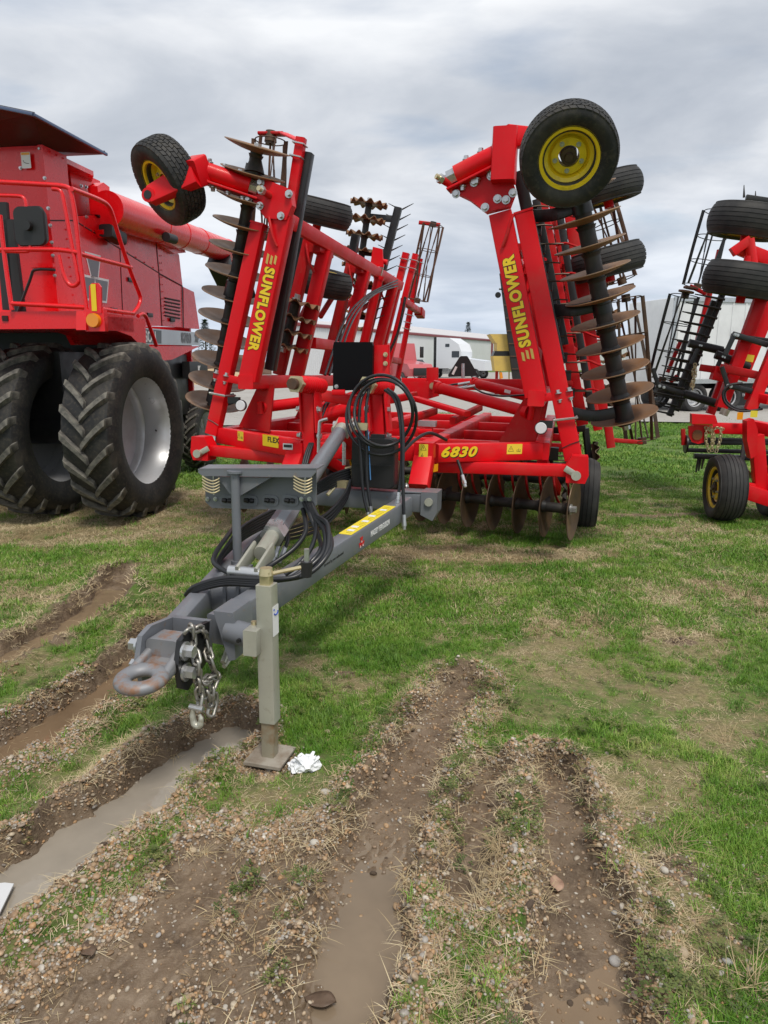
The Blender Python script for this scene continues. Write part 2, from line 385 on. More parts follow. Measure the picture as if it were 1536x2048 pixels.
yy = 1.0
while yy < 1200:
    rows.append((yy, max(yy, 1.0))); yy *= 1.0060 if yy < 4 else (1.0085 if yy < 14 else (1.03 if yy < 60 else 1.15))
ss = np.concatenate([-np.geomspace(6, .86, 22)[:-1], np.linspace(-.85, .85, 430), np.geomspace(.86, 6, 22)[1:]])
RY = np.array([q[0] for q in rows]); RW = np.array([q[1] for q in rows])
GX = ss[None, :]*RW[:, None]; GY = np.repeat(RY[:, None], len(ss), 1)
GZ, MUD, GRAV, STRAW, WET = terrain(GX, GY)
nr, nc = GX.shape
me = bpy.data.meshes.new('ground')
verts = np.stack([GX, GY, GZ], -1).reshape(-1, 3)
idx = np.arange(nr*nc).reshape(nr, nc)
quads = np.stack([idx[:-1, :-1], idx[:-1, 1:], idx[1:, 1:], idx[1:, :-1]], -1).reshape(-1, 4)
me.vertices.add(len(verts)); me.vertices.foreach_set('co', verts.ravel())
me.loops.add(quads.size); me.loops.foreach_set('vertex_index', quads.ravel())
me.polygons.add(len(quads)); me.polygons.foreach_set('loop_start', np.arange(len(quads))*4); me.polygons.foreach_set('loop_total', np.full(len(quads), 4))
me.polygons.foreach_set('use_smooth', np.ones(len(quads), bool)); me.update(calc_edges=True)
ca = me.color_attributes.new('cover', 'FLOAT_COLOR', 'POINT')
ca.data.foreach_set('color', np.stack([MUD, GRAV, STRAW, WET], -1).reshape(-1).astype(np.float32))

def nodes_of(name):
    m = bpy.data.materials.new(name); m.use_nodes = True; nt = m.node_tree
    return m, nt, nt.nodes['Principled BSDF']
def N(nt, t, **k):
    n = nt.nodes.new(t)
    for a, b in k.items(): setattr(n, a, b)
    return n
def nnoise(nt, vec, scale, detail=5, rough=.55):
    n = N(nt, 'ShaderNodeTexNoise'); n.inputs['Scale'].default_value = scale; n.inputs['Detail'].default_value = detail
    n.inputs['Roughness'].default_value = rough; nt.links.new(vec, n.inputs['Vector']); return n.outputs[0]
def nramp(nt, fac, stops):
    n = N(nt, 'ShaderNodeValToRGB'); nt.links.new(fac, n.inputs[0]); r_ = n.color_ramp
    while len(r_.elements) < len(stops): r_.elements.new(.5)
    for e_, (p, c) in zip(r_.elements, stops): e_.position = p; e_.color = (*c, 1)
    return n.outputs[0]
def nmix(nt, fac, a, b, mode='MIX'):
    n = N(nt, 'ShaderNodeMix', data_type='RGBA', blend_type=mode)
    for i, q in ((0, fac), (6, a), (7, b)):
        if isinstance(q, (int, float)): n.inputs[i].default_value = q
        elif isinstance(q, tuple): n.inputs[i].default_value = (*q, 1)
        else: nt.links.new(q, n.inputs[i])
    return n.outputs[2]
def nmath(nt, op, a, b):
    n = N(nt, 'ShaderNodeMath', operation=op)
    for i, q in enumerate((a, b)):
        if isinstance(q, (int, float)): n.inputs[i].default_value = q
        else: nt.links.new(q, n.inputs[i])
    return n.outputs[0]
def nmr(nt, v, a, b, c, d):
    n = N(nt, 'ShaderNodeMapRange'); nt.links.new(v, n.inputs[0])
    for i, q in enumerate((a, b, c, d)): n.inputs[i+1].default_value = q
    return n.outputs[0]
GM, nt, bs = nodes_of('ground_soil_and_turf')
geo = N(nt, 'ShaderNodeNewGeometry'); pos = geo.outputs['Position']
at_ = N(nt, 'ShaderNodeAttribute', attribute_name='cover'); sp_ = N(nt, 'ShaderNodeSeparateColor'); nt.links.new(at_.outputs['Color'], sp_.inputs[0])
mud_c = nramp(nt, nnoise(nt, pos, 9, 6), [(.25, (.080, .052, .030)), (.5, (.160, .112, .070)), (.75, (.235, .175, .120))])
mud_c = nmix(nt, nmr(nt, nnoise(nt, pos, 60, 4), .5, .72, 0, .6), mud_c, (.26, .195, .13))
turf_c = nramp(nt, nnoise(nt, pos, 3.2, 7, .65), [(.3, (.045, .10, .012)), (.5, (.095, .175, .022)), (.68, (.17, .215, .05))])
turf_c = nmix(nt, nmr(nt, nnoise(nt, pos, 45, 5, .7), .42, .7, 0, .75), turf_c, (.060, .075, .018))
straw_c = nramp(nt, nnoise(nt, pos, 40, 5, .7), [(.3, (.14, .10, .05)), (.55, (.30, .225, .12)), (.8, (.42, .33, .19))])
st_f = nmr(nt, nmath(nt, 'ADD', sp_.outputs['Blue'], nmr(nt, nnoise(nt, pos, 9, 6, .7), .35, .7, -.4, .4)), .3, .85, 0, .7)
turf_c = nmix(nt, st_f, turf_c, straw_c)
# under the tufts near the camera the soil shows
soil_f = nmr(nt, nnoise(nt, pos, 16, 5), .48, .68, .0, .45)
dist = N(nt, 'ShaderNodeVectorMath', operation='LENGTH'); nt.links.new(pos, dist.inputs[0])
soil_f = nmath(nt, 'MULTIPLY', soil_f, nmr(nt, dist.outputs['Value'], 4, 12, 1, 0))
turf_c = nmix(nt, soil_f, turf_c, mud_c)
mf = nmr(nt, nmath(nt, 'ADD', sp_.outputs['Red'], nmr(nt, nnoise(nt, pos, 22, 4), .3, .7, -.25, .25)), .35, .7, 0, 1)
nt.links.new(nmix(nt, mf, turf_c, mud_c), bs.inputs['Base Color'])
wetf = nmath(nt, 'MULTIPLY', at_.outputs['Alpha'], nmr(nt, nnoise(nt, pos, 7, 4), .35, .65, .55, 1.0))
nt.links.new(nmr(nt, wetf, .2, 1, .9, .27), bs.inputs['Roughness'])
bh = nmath(nt, 'ADD', nnoise(nt, pos, 30, 6, .7), nmath(nt, 'MULTIPLY', nnoise(nt, pos, 140, 3), .5))
bp = N(nt, 'ShaderNodeBump'); bp.inputs['Distance'].default_value = .02
nt.links.new(nmr(nt, wetf, .2, 1, .75, .28), bp.inputs['Strength']); nt.links.new(bh, bp.inputs['Height']); nt.links.new(bp.outputs[0], bs.inputs['Normal'])
ground = link('ground', me, GM); tag(ground, 'grassy ground cut by muddy wheel ruts', None, kind='structure')
del ground['label']

# ------------------------------------------------------------------ puddles lying in the ruts
def water(name, col, pl, hw, z, label, rough=.03):
    m, nt, b = nodes_of('muddy_water_'+name); b.inputs['Roughness'].default_value = rough; b.inputs['IOR'].default_value = 1.4
    g = N(nt, 'ShaderNodeNewGeometry')
    nt.links.new(nramp(nt, nnoise(nt, g.outputs['Position'], 4, 4), [(.3, col), (.7, tuple(c*1.3 for c in col))]), b.inputs['Base Color'])
    q = N(nt, 'ShaderNodeBump'); q.inputs['Strength'].default_value = .05; q.inputs['Distance'].default_value = .01
    nt.links.new(nnoise(nt, g.outputs['Position'], 14, 2), q.inputs['Height']); nt.links.new(q.outputs[0], b.inputs['Normal'])
    L = []; Rr = []
    for i, (x, y) in enumerate(pl):
        a = pl[max(0, i-1)]; c = pl[min(len(pl)-1, i+1)]; d = nrm(V(c[0]-a[0], c[1]-a[1], 0)); n = V(-d[1], d[0], 0)
        e = d*(hw*.6 if i == len(pl)-1 else (-hw*1.2 if i == 0 else 0))
        L.append(V(x, y, z)+n*hw+e); Rr.append(V(x, y, z)-n*hw+e)
    k = len(L); vs = L+Rr
    me = bpy.data.meshes.new(name); me.from_pydata([tuple(p) for p in vs], [], [(i, i+1, k+i+1, k+i) for i in range(k-1)]); me.update(); fix_normals(me)
    o = link('puddle', me, m); o['kind'] = 'structure'; return o
water('a', (.27, .238, .195), RUTS[0]['l'], .22, -.064, '', .015)
water('b', (.165, .112, .068), RUTS[1]['l'][0:], .22, -.058, '')
water('c', (.20, .145, .09), RUTS[2]['l'][1:], .22, -.052, '')
water('d', (.185, .14, .095), RUTS[3]['l'], .24, -.0560, '', .06)
water('f', (.185, .13, .08), RUTS[5]['l'], .25, -.0520, '', .06)

# ------------------------------------------------------------------ gravel lane behind, far yard
YARD = mat('gravel_yard', (.36, .345, .32), .9, noise=[(.25, .4, .7, (.27, .25, .225), .8), (6, .4, .7, (.42, .40, .37), .6)], bump=(30, .4, .02))
def sheet(name, pts, z, m):
    me = bpy.data.meshes.new(name); me.from_pydata([(x, y, z) for x, y in pts], [], [tuple(range(len(pts)))]); me.update(); fix_normals(me)
    o = link(name, me, m); o['kind'] = 'structure'; return o
def lumpy_sheet(name, y0, y1, x0, x1, m):   # follows the ground a little above it
    nx, ny = 60, 40; vs = []; fs = []
    for j in range(ny):
        for i in range(nx):
            x = x0+(x1-x0)*i/(nx-1); y = y0+(y1-y0)*j/(ny-1)+ (math.sin(x*.35)*.8 if j == 0 else 0); vs.append((x, y))
    a = np.array(vs); z = terrain(a[:, 0], a[:, 1])[0]+.06
    fs = [(j*nx+i, j*nx+i+1, (j+1)*nx+i+1, (j+1)*nx+i) for j in range(ny-1) for i in range(nx-1)]
    me = bpy.data.meshes.new(name); me.from_pydata([(*p, q) for p, q in zip(vs, z)], [], fs); me.update(); fix_normals(me)
    o = link(name, me, m); o['kind'] = 'structure'; return o
lumpy_sheet('gravel_yard', 19.5, 110, -70, 90, YARD)
# ------------------------------------------------------------------ wheels
def tyre_profile(R, W, rr, ribs=0, gd=.008):
    p = [(rr-.004, W*.36), (rr+.012, W*.41), (rr+(R-rr)*.35, W*.49), (rr+(R-rr)*.62, W*.5), (R-(R-rr)*.24, W*.478), (R-(.045 if ribs else .006), W*.43)]
    top = []
    if ribs:
        half = W*.40; n = ribs; gw = W*.012
        for i in range(n):
            a = half-2*half*i/n; b = half-2*half*(i+1)/n
            cr = lambda h: R-.034*(abs(h)/half)**2.2
            top += [(cr(a-gw), a-gw), (cr(b+gw), b+gw)]
            if i < n-1: top += [(cr(b)-gd, b+gw*.7), (cr(b)-gd, b-gw*.7)]
    else: top = [(R, W*.36), (R+.004, W*.12), (R+.004, -W*.12), (R, -W*.36)]
    return p+top+[(a, -b) for a, b in p[::-1]]+[(rr-.03, -W*.3), (rr-.03, W*.3)]
def tread_blocks(mb, R, W, rows, n, hgt, skew=.5):
    for j in range(rows):
        y0 = -W*.46+W*.92*j/rows+W*.012; y1 = -W*.46+W*.92*(j+1)/rows-W*.012
        for i in range(n):
            a0 = 2*PI*(i+.06+(.5 if j % 2 else 0)*skew)/n; a1 = a0+2*PI*.84/n
            sh = (.25 if j % 2 else -.25)*2*PI/n
            vs = []
            for rr_ in (R-.02, R+hgt):
                for (a, y) in ((a0, y0), (a1, y0), (a1+sh, y1), (a0+sh, y1)):
                    q = rr_-.05*max(0, abs(y)/(W*.5)-.55)*(R/.35) if rr_ > R-.01 else rr_-.03
                    vs.append((q*math.cos(a), q*math.sin(a), y))
            mb.add(vs, [(0, 3, 2, 1), (4, 5, 6, 7), (0, 1, 5, 4), (1, 2, 6, 5), (2, 3, 7, 6), (3, 0, 4, 7)])
WH = {}
def wheel(name, parent, c, ax, R, W, rr, rim_m, tyre_m=None, ribs=5, turf=False, off=.0, roll=0., hub='plate', label=None):
    key = (R, W, rr, ribs, turf, off, hub)
    if key not in WH:
        mb = MB().lathe(tyre_profile(R, W, rr, ribs), (0, 0, 0), (0, 0, 1), 56, True)
        if turf: tread_blocks(mb, R, W, 7, 40, .012)
        ty = mb.mesh('tyre', 40)
        h0 = off
        rim = MB().lathe([(rr+.014, W*.425), (rr+.016, W*.40), (rr-.012, W*.385), (rr-.022, W*.30), (rr-.03, W*.16), (rr-.055, W*.11), (rr-.06, h0+.02), (rr*.66, h0+.012), (rr*.60, h0+.035), (rr*.36, h0+.04), (rr*.35, h0), (rr*.34, h0-.03)], (0, 0, 0), (0, 0, 1), 40)
        rim.lathe([(rr+.014, -W*.425), (rr-.012, -W*.39), (rr-.03, -W*.2), (rr-.06, -.02), (rr-.06, h0)], (0, 0, 0), (0, 0, 1), 40)
        hb = MB().cyl((0, 0, h0-.06), (0, 0, h0+.055), rr*.31, rr*.28, 20).cyl((0, 0, h0+.05), (0, 0, h0+.075), rr*.17, rr*.13, 14)
        nut = MB().hexb((0, 0, 0), (0, 0, 1), .012, .022)
        WH[key] = (ty, rim.mesh('rim', 40), hb.mesh('hub'), nut.mesh('lug_nut'))
    ty, rm, hb, nu = WH[key]
    e = empty(name, parent, mw=axmat(c, ax, roll))
    if label: e['label'] = label
    t = link('tyre', ty if (tyre_m is None or not ty.materials or ty.materials[0] == tyre_m) else ty.copy(), tyre_m or RUBB, e)
    if tyre_m and t.data.materials[0] != tyre_m: t.data.materials.clear(); t.data.materials.append(tyre_m)
    link('rim', rm, rim_m, e); link('hub', hb, DARKD, e)
    for k in range(5):
        a = 2*PI*k/5+.3; link('lug_nut', nu, ZINC, e, None, Matrix.Translation((rr*.48*math.cos(a), rr*.48*math.sin(a), off+.036)))
    return e
# ------------------------------------------------------------------ shared small parts
BOLT = MB().hexb((0, 0, 0), (0, 0, 1), .016, .026).mesh('bolt')
def bolt(parent, p, d, s=1.0, m=None):
    me = BOLT
    if m is not None:
        key = ('bolt', m.name)
        if key not in TXT: TXT[key] = BOLT.copy(); TXT[key].materials.clear(); TXT[key].materials.append(m)
        me = TXT[key]
    return link('bolt', me, ZINC, parent, None, axmat(p, d) @ Matrix.Scale(s, 4))
def ubolt(parent, c, side, out, w, dep, r=.008, m=None):   # round a square tube: legs along out
    c, side, out = np.array(c, float), nrm(side), nrm(out)
    p = [c-side*w/2+out*dep, c-side*w/2-out*dep*.0, c-side*w/2*.8-out*.01, c+side*w/2*.8-out*.01, c+side*w/2, c+side*w/2+out*dep]
    return MB().tube(p, r, 6, 2).build('u_bolt', m or ZINC, parent)
def disc_mesh(r=.29, dish=.05, n=40):
    prof = [(.03, 0)]+[(r*t, dish*t*t) for t in (.3, .5, .7, .85, .97, 1)]
    inn = [(r*t*.995, dish*t*t+.007) for t in (1, .97, .85, .7, .5, .3)]+[(.03, .007)]
    return MB().lathe(prof+inn, (0, 0, 0), (0, 0, 1), n, True).mesh('disc_blade', 30)
def wavy_mesh(r=.26, amp=.028, waves=12, n=72):
    vs, fs = [], []; rs = (.03, .45*r, .62*r, .82*r, r)
    for i in range(n):
        a = 2*PI*i/n
        for q in rs:
            k = max(0, (q/r-.45)/.55); vs.append((q*math.cos(a), q*math.sin(a), amp*k*math.sin(waves*a)))
    m = len(rs)
    for i in range(n):
        j = (i+1) % n
        for k in range(m-1): fs.append((i*m+k, j*m+k, j*m+k+1, i*m+k+1))
    b = len(vs); vs += [(x, y, z+.008) for x, y, z in vs]; fs += [tuple(b+i for i in f[::-1]) for f in fs]
    fs += [(i*m+m-1, ((i+1) % n)*m+m-1, b+((i+1) % n)*m+m-1, b+i*m+m-1) for i in range(n)]
    return MB().add(vs, fs).mesh('wavy_blade', 60)
DISCM = disc_mesh(); WAVYM = wavy_mesh(); WAVYD = WAVYM.copy(); DISCF = DISCM.copy()
def gang(parent, p0, p1, n, mesh, mm, flip=False, sr=.048, name='disc_gang', rmin=.0, t0=0.0, t1=1.0, skip=()):
    p0, p1 = np.array(p0, float), np.array(p1, float); e = empty(name, parent, p0); d = nrm(p1-p0); L = np.linalg.norm(p1-p0)
    mb = MB().cyl(-d*.03, d*(L+.03), sr, None, 16)
    for i in range(n-1):                   # spools with flared ends between the blades
        a, b = d*L*(t0+(t1-t0)*(i)/(n-1)), d*L*(t0+(t1-t0)*(i+1)/(n-1)); g = (b-a)
        mb.cyl(a+g*.06, a+g*.2, sr*1.25, sr*1.02, 16); mb.cyl(b-g*.2, b-g*.06, sr*1.02, sr*1.25, 16)
    mb.build('gang_shaft', SHAFT, e)
    for i in range(n):
        if i in skip: continue
        c = d*L*(t0+(t1-t0)*i/(n-1)); link('disc_blade' if mesh in (DISCM, DISCF) else 'wavy_blade', mesh, mm, e, None, axmat(c, -d if flip else d, random.uniform(0, 6)))
    link('end_nut', BOLT, ZINC, e, None, axmat(d*(L+.02), d) @ Matrix.Scale(2.2, 4)); link('end_nut', BOLT, ZINC, e, None, axmat(-d*.02, -d) @ Matrix.Scale(2.2, 4))
    return e
def basket(parent, p0, p1, r=.17, bars=8, m=None, rings=4, twist=.9, bw=.006, name='rolling_basket', flat=.03):
    p0, p1 = np.array(p0, float), np.array(p1, float); e = empty(name, parent, p0); d = nrm(p1-p0); L = np.linalg.norm(p1-p0); ex, ey = perp(d); m = m or RUST
    for k in range(bars):
        a = 2*PI*k/bars; P = []
        for t in (0, .25, .5, .75, 1):
            b = a+twist*(t-.5); P.append(d*L*t+(ex*math.cos(b)+ey*math.sin(b))*r)
        mb = MB()
        for q0, q1 in zip(P[:-1], P[1:]): mb.beam(q0, q1, bw, flat, nrm((q0+q1)/2-d*np.dot((q0+q1)/2, d)), .002)
        mb.build('basket_bar', m, e)
    for i in range(rings+1):
        c = d*L*i/rings; link('basket_ring', MB().tube([c+(ex*math.cos(t)+ey*math.sin(t))*r*.93 for t in np.linspace(0, 2*PI, 20)[:-1]], .006, 5, 1, True).mesh('basket_ring'), m, e)
    MB().cyl(d*-.05, d*.03, .05, None, 14).build('basket_bearing', DARKD, e); MB().cyl(d*(L-.03), d*(L+.05), .05, None, 14).build('basket_bearing', DARKD, e)
    MB().cyl(d*-.02, d*(L+.02), .012, None, 8).build('basket_axle', m, e)
    return e
def hose(parent, pts, r=.0105, m=None, ends=(0, 0), name='hydraulic_hose', k=6):
    o = MB().tube(pts, r, 8, k).build(name, m or HOSE, parent, 60)
    for f, (a, b) in zip(ends, ((0, 1), (-1, -2))):
        if f:
            p, q = np.array(pts[a], float), np.array(pts[b], float); d = nrm(p-q)
            MB().cyl(p-d*.02, p+d*.035, r*1.25, None, 10).cyl(p+d*.03, p+d*.06, r*1.6, None, 6).cyl(p+d*.055, p+d*.085, r*1.2, r*1.0, 10).build('hose_coupling', ZINC, o)
    return o
def cylinder(parent, p0, p1, r, m=None, rod=.3, name='hydraulic_cylinder', label=None, sticker=None):
    p0, p1 = np.array(p0, float), np.array(p1, float); e = empty(name, parent, p0); d = p1-p0; D = nrm(d)
    MB().cyl(d*.04, d*(1-rod), r, None, 20).cyl(d*.03, d*.06, r*1.12, None, 20).cyl(d*(1-rod)-D*.05, d*(1-rod), r*1.15, None, 20).build('barrel', m or RED, e)
    MB().cyl(d*(1-rod), d, r*.5, None, 14).build('rod', CHROME, e)
    x, y = perp(D)
    MB().cyl(-y*r*1.1, y*r*1.1, r*.6, None, 14).build('end_eye', m or RED, e); MB().cyl(d-y*r*1.1, d+y*r*1.1, r*.55, None, 14).build('end_eye', m or RED, e)
    return e

# ================================================================== the big disc harrow
HF = Frame((-.11, 5.89, 0), 14, 1.1, 1.2)
A = HF.at
H = empty('disc_harrow', mw=HF.mat())
tag(H, 'big red folding disc harrow with SUNFLOWER wings raised and a grey drawbar', 'disc harrow')
UP = V(0, 0, 1); FR = V(0, -1, 0)
def hb(name, p0, p1, w, h, m=RED, up=(0, 0, 1), r=.012, parent=H, label=None): return MB().beam(p0, p1, w, h, up, r).build(name, m, parent, label=label)
def plate(name, pts, off, m=RED, parent=H): return MB().prism(pts, off).build(name, m, parent, 25)
# --- main frame: front beams
zt = .975
fl, fi = A(442, 855, z=1.05), A(612, 881, z=1.05); fl[2] = fi[2] = zt
gl0, gi0 = A(1080, 881, z=1.065), A(872, 884, z=1.065); gl0[2] = gi0[2] = zt
bL = hb('frame_beam', fl, fi, .11, .15); bR = hb('frame_beam', gi0, gl0, .11, .15)
# lower gang beams running out to the hinge pins
pinL, pinR = A(409, 900, z=.85), A(1152, 942, z=.86)
hb('frame_beam', pinL+V(.08, 0, .0), A(600, 918, v=.05), .1, .1); hb('frame_beam', A(868, 932, v=.2), pinR-V(.08, 0, 0), .1, .1)
# centre drop legs to the drawbar yoke
for sx, top, bot in ((-1, A(594, 893, v=-.25), A(580, 945, v=-.45)), (1, A(850, 893, v=-.25), A(838, 968, v=-.45))):
    hb('drop_leg', top+V(0, 0, .035), top-V(0, 0, .09), .15, .15, up=(0, 1, 0)); hb('drop_leg', top-V(0, .0, .085), bot-V(0, 0, .04), .15, .14, up=(0, 1, 0))
hb('frame_beam', A(625, 900, v=-.18), A(835, 905, v=-.18), .11, .13)
# side and inner fore-aft tubes
hb('frame_beam', V(fl[0]+.04, fl[1]-.02, zt), V(fl[0]+.02, 5.1, zt), .13, .15); hb('frame_beam', V(gl0[0]+.02, gl0[1]-.03, zt), V(gl0[0]+.02, 5.1, zt), .13, .15)
hb('frame_beam', V(.42, .1, .985), V(.42, 5.1, .985), .12, .13); hb('frame_beam', V(-.5, -.1, .985), V(-.5, 5.1, .985), .12, .13)
for v in (.95, 2.1, 3.5, 5.0):
    hb('frame_beam', V(fl[0]+.1, v, .95), V(-.56, v, .95), .1, .12); hb('frame_beam', V(-.44, v, .95), V(.36, v, .95), .1, .12); hb('frame_beam', V(.48, v, .95), V(gl0[0]-.04, v, .95), .1, .12)
# pivot knuckles at the frame ends
for s, pn in ((-1, pinL), (1, pinR)):
    k = MB(); c = pn+V(0, .0, 0)
    k.prism([c+V(-.075*s*-1-.0, -.085, -.09), c+V(.075*-s, -.085, -.09), c+V(.085*-s, -.085, .05), c+V(.04*-s, -.085, .13), c+V(-.085*-s, -.085, .13), c+V(-.10*-s, -.085, -.02)], V(0, .17, 0))
    k.build('hinge_knuckle', RED, H, 25)
    MB().cyl(c+V(0, -.14, -.02), c+V(0, .12, -.02), .032, None, 16).cyl(c+V(0, -.155, -.02), c+V(0, -.138, -.02), .038, None, 16).build('hinge_pin', JACKM, H)
    MB().beam(c+V(0, -.095, -.02), c+V(.09*-s, -.095, .03), .05, .012, (0, 1, 0), .004).build('pin_keeper', JACKM, H)
# --- wings folded up
def wing(s):
    L = s < 0; W = empty('wing', H); v0 = .55
    W['label'] = ('wing folded up on the left side of the harrow' if L else 'wing folded up on the right side of the harrow')
    B = lambda n, p0, p1, w, h, m=RED, up=(0, 1, 0), r=.012: MB().beam(p0, p1, w, h, up, r).build(n, m, W)
    if L: Gb, Gt, Fb, Ft = A(426, 868, v=v0), A(519, 447, v=v0), A(499, 760, v=v0), A(568, 432, v=v0)
    else: Gb, Gt, Fb, Ft = A(1147, 918, v=v0), A(1047, 424, v=v0), A(1072, 792, v=v0), A(1001, 428, v=v0)
    gw, fw = (.125, .175) if L else (.15, .185)
    sdir = nrm(Ft-Fb); tdir = np.cross(sdir, V(0, 1, 0)); tdir = tdir if tdir[0]*s > 0 else -tdir     # tdir: soil side, outward
    B('wing_beam', Gb, Gt, gw, .12); B('wing_beam', Fb, Ft, fw, .14)
    MB().beam(Gt-sdir*.012, Gt+sdir*.004, gw*1.06, .13, (0, 1, 0), .004).build('tube_cap', RED, W)
    # black gang tube just behind, its outer end standing proud
    if L: Kb, Kt = A(541, 740, v=v0+.28), A(616, 306, v=v0+.28)
    else: Kb, Kt = A(1118, 720, v=v0+.2), A(1038, 345, v=v0+.2)
    B('gang_tube', Kb, Kt, .1, .1, BLACK)
    if L:
        a, b = A(596, 345, v=v0+.2), A(603, 276, v=v0+.2); B('scraper_post', a-sdir*.3, b, .085, .085)
        for q in (.1, .3): ubolt(W, b-sdir*q*.55+V(0, -.05, 0), tdir, V(0, 1, 0), .1, .1)
    # plates clamping the two front tubes
    for t in ((.0, .82) if L else (.0, .84)):
        c = lerp(Fb, Ft, t); e = c+tdir*(.34 if L else .3)
        pl = MB().beam(c-sdir*.02+V(0, -.05, 0), e-sdir*(.05 if t == 0 else .02)+V(0, -.05, 0), .07, .014, (0, 1, 0), .003)
        if t == 0:
            pl.build('clamp_plate', RED, W)
            for q in (.62, .92): bolt(W, lerp(c, e, q)+V(0, -.055, 0)+sdir*.03-sdir*.05, sdir, 1.25); bolt(W, lerp(c, e, q)+V(0, -.055, 0)-sdir*.07, -sdir, 1.0)
    for q in (.965,):
        MB().tube([Ft-sdir*.05+tdir*.10+V(0, -.08, 0), Ft-sdir*.12+tdir*.06+V(0, -.1, 0), Ft-sdir*.2+tdir*.02+V(0, -.1, 0), Ft-sdir*.27-tdir*.03+V(0, -.085, 0)], .014, 8, 3).build('grab_rod', RED2, W)
    # U-bolt with clamp and round reflector near the foot
    ub = lerp(Gb, Gt, .20 if L else .17)
    ubolt(W, ub+V(0, -.075, 0), sdir*0+nrm(tdir-sdir*.1), V(0, 1, 0), gw*1.25, .2, .011)
    MB().box(ub-tdir*.16+V(0, -.06, -.01), .11, .05, .06).build('clamp_block', BLACK, W)
    rc = ub-tdir*(.26 if L else .20)+V(0, -.1, -.03)
    MB().cyl(rc, rc+V(0, -.03, 0), .052, .054, 24).build('reflector_housing', BLACK, W); MB().cyl(rc+V(0, -.028, 0), rc+V(0, -.038, 0), .049, .044, 24).build('reflector', WHITEL, W)
    MB().tube([lerp(Gb, Gt, .07)+tdir*gw*.52+V(0, -.063, 0), lerp(Gb, Gt, .065)+V(0, -.064, 0), lerp(Gb, Gt, .055)-tdir*gw*.52+V(0, -.062, 0)], .004, 5, 1).build('tie_strap', BLACK, W)
    # fore-aft tubes of the wing
    hb_ = Fb-sdir*.02
    e1 = V(hb_[0], 5.0, hb_[2]); 
    f0 = hb_+V(0, -.08, 0)
    B('wing_beam', f0, e1, .15 if L else .14, .13, up=(0, 0, 1))
    e2 = V(Ft[0]-sdir[0]*.02, 5.25, Ft[2]-.05)
    if L: B('wing_beam', Ft-sdir*.02+V(0, .0, 0), e2, .1, .13, up=sdir)
    else: B('wing_beam', Ft-sdir*.05+V(0, .07, 0), e2, .1, .12, up=sdir)
    # uprights further back, in pairs
    for v in (1.75, 3.3, 4.85):
        for o in (0, -.2 if L else .2):
            p, q = V(Fb[0], v, Fb[2])+tdir*abs(o), V(Ft[0], v, Ft[2]-.05)+tdir*abs(o)
            B('wing_beam', p-sdir*.0, q-sdir*(.05 if o == 0 else .0), .14 if o == 0 else .11, .13, RED if o == 0 else RED2)
            if o: MB().tube([q-sdir*.04+V(0, -.08, 0), q-sdir*.2-tdir*.08+V(0, -.1, 0), q-sdir*.3-tdir*.16+V(0, -.08, 0)], .014, 8, 3).build('grab_rod', RED2, W)
        B('bracket', V(Ft[0], v-.22, Ft[2]-.12)+tdir*.06, V(Ft[0], v+.22, Ft[2]-.12)+tdir*.06, .12, .08, RED2, (0, 0, 1))
    m1, m2 = lerp(V(Fb[0], 2.0, Fb[2]), V(Ft[0], 2.0, Ft[2]), .28), lerp(V(Fb[0], 5.0, Fb[2]), V(Ft[0], 5.0, Ft[2]), .28)
    B('wing_beam', m1, m2, .1, .12, up=(0, 0, 1))
    # big fold cylinder lying on the wing
    cylinder(W, V(Fb[0], 3.9, Fb[2])-tdir*.06+sdir*.02, V(Ft[0], 3.9, Ft[2]+.12)-tdir*.06, .062, RED, .12, 'wing_cylinder')
    MB().prism([V(Ft[0]-.09, 3.82, Ft[2]+.05), V(Ft[0]+.09, 3.82, Ft[2]+.02), V(Ft[0]+.07, 3.82, Ft[2]+.25), V(Ft[0]-.06, 3.82, Ft[2]+.28)], V(0, .03, 0)).build('bracket', RED, W)
    # rear tubes and slim outer post carrying the rear basket
    for k, (v, ext, w) in enumerate(((5.15, .42, .1), (5.55, .48, .09))):
        p, q = V(Fb[0], v, Fb[2]-.05)-tdir*.05*k, V(Ft[0], v, Ft[2])-tdir*.05*k; B('wing_beam', p, q+sdir*ext, w, w)
        for t in (.94, 1.0): ubolt(W, lerp(p, q+sdir*ext, t-.05)+V(0, -.06, 0), tdir, V(0, 1, 0), .12, .1)
    hp, hq = V(Fb[0], 6.6, Fb[2]-.1)-tdir*.02, V(Ft[0], 6.6, Ft[2]+.55)-tdir*.02
    MB().cyl(hp, hq, .05, None, 14).build('basket_post', RED, W)
    for t in (.45, .5, .56, .97): ubolt(W, lerp(hp, hq, t)+V(0, -.06, 0), tdir, V(0, 1, 0), .12, .1)
    B('bracket', V(Ft[0], 5.5, Ft[2]-.25), V(Ft[0], 6.7, Ft[2]-.3), .1, .1, RED2, (0, 0, 1)); B('bracket', V(Ft[0], 6.7, Ft[2]-.3), V(Ft[0], 6.95, Ft[2]-.34), .14, .14, RED2, (0, 0, 1))
    B('bracket', lerp(Fb, Ft, .22)*V(1, 0, 1)+V(0, 5.0, 0), lerp(Fb, Ft, .2)*V(1, 0, 1)+V(0, 6.7, 0), .09, .1, RED2, (0, 0, 1))
    for k in range(3): MB().tube([V(Ft[0], 5.05+.05*k, Ft[2]-.2)-tdir*.12, V((Fb[0]*.4+Ft[0]*.6), 5.1+.05*k, Fb[2]+.7)-tdir*.14, V(Fb[0], 5.05+.05*k, Fb[2]+.2)-tdir*.12], .01, 6, 4).build('hydraulic_hose', HOSE, W)
    # SUNFLOWER lettering with a small emblem, dark edge behind the yellow
    up_t = -sdir if L else sdir
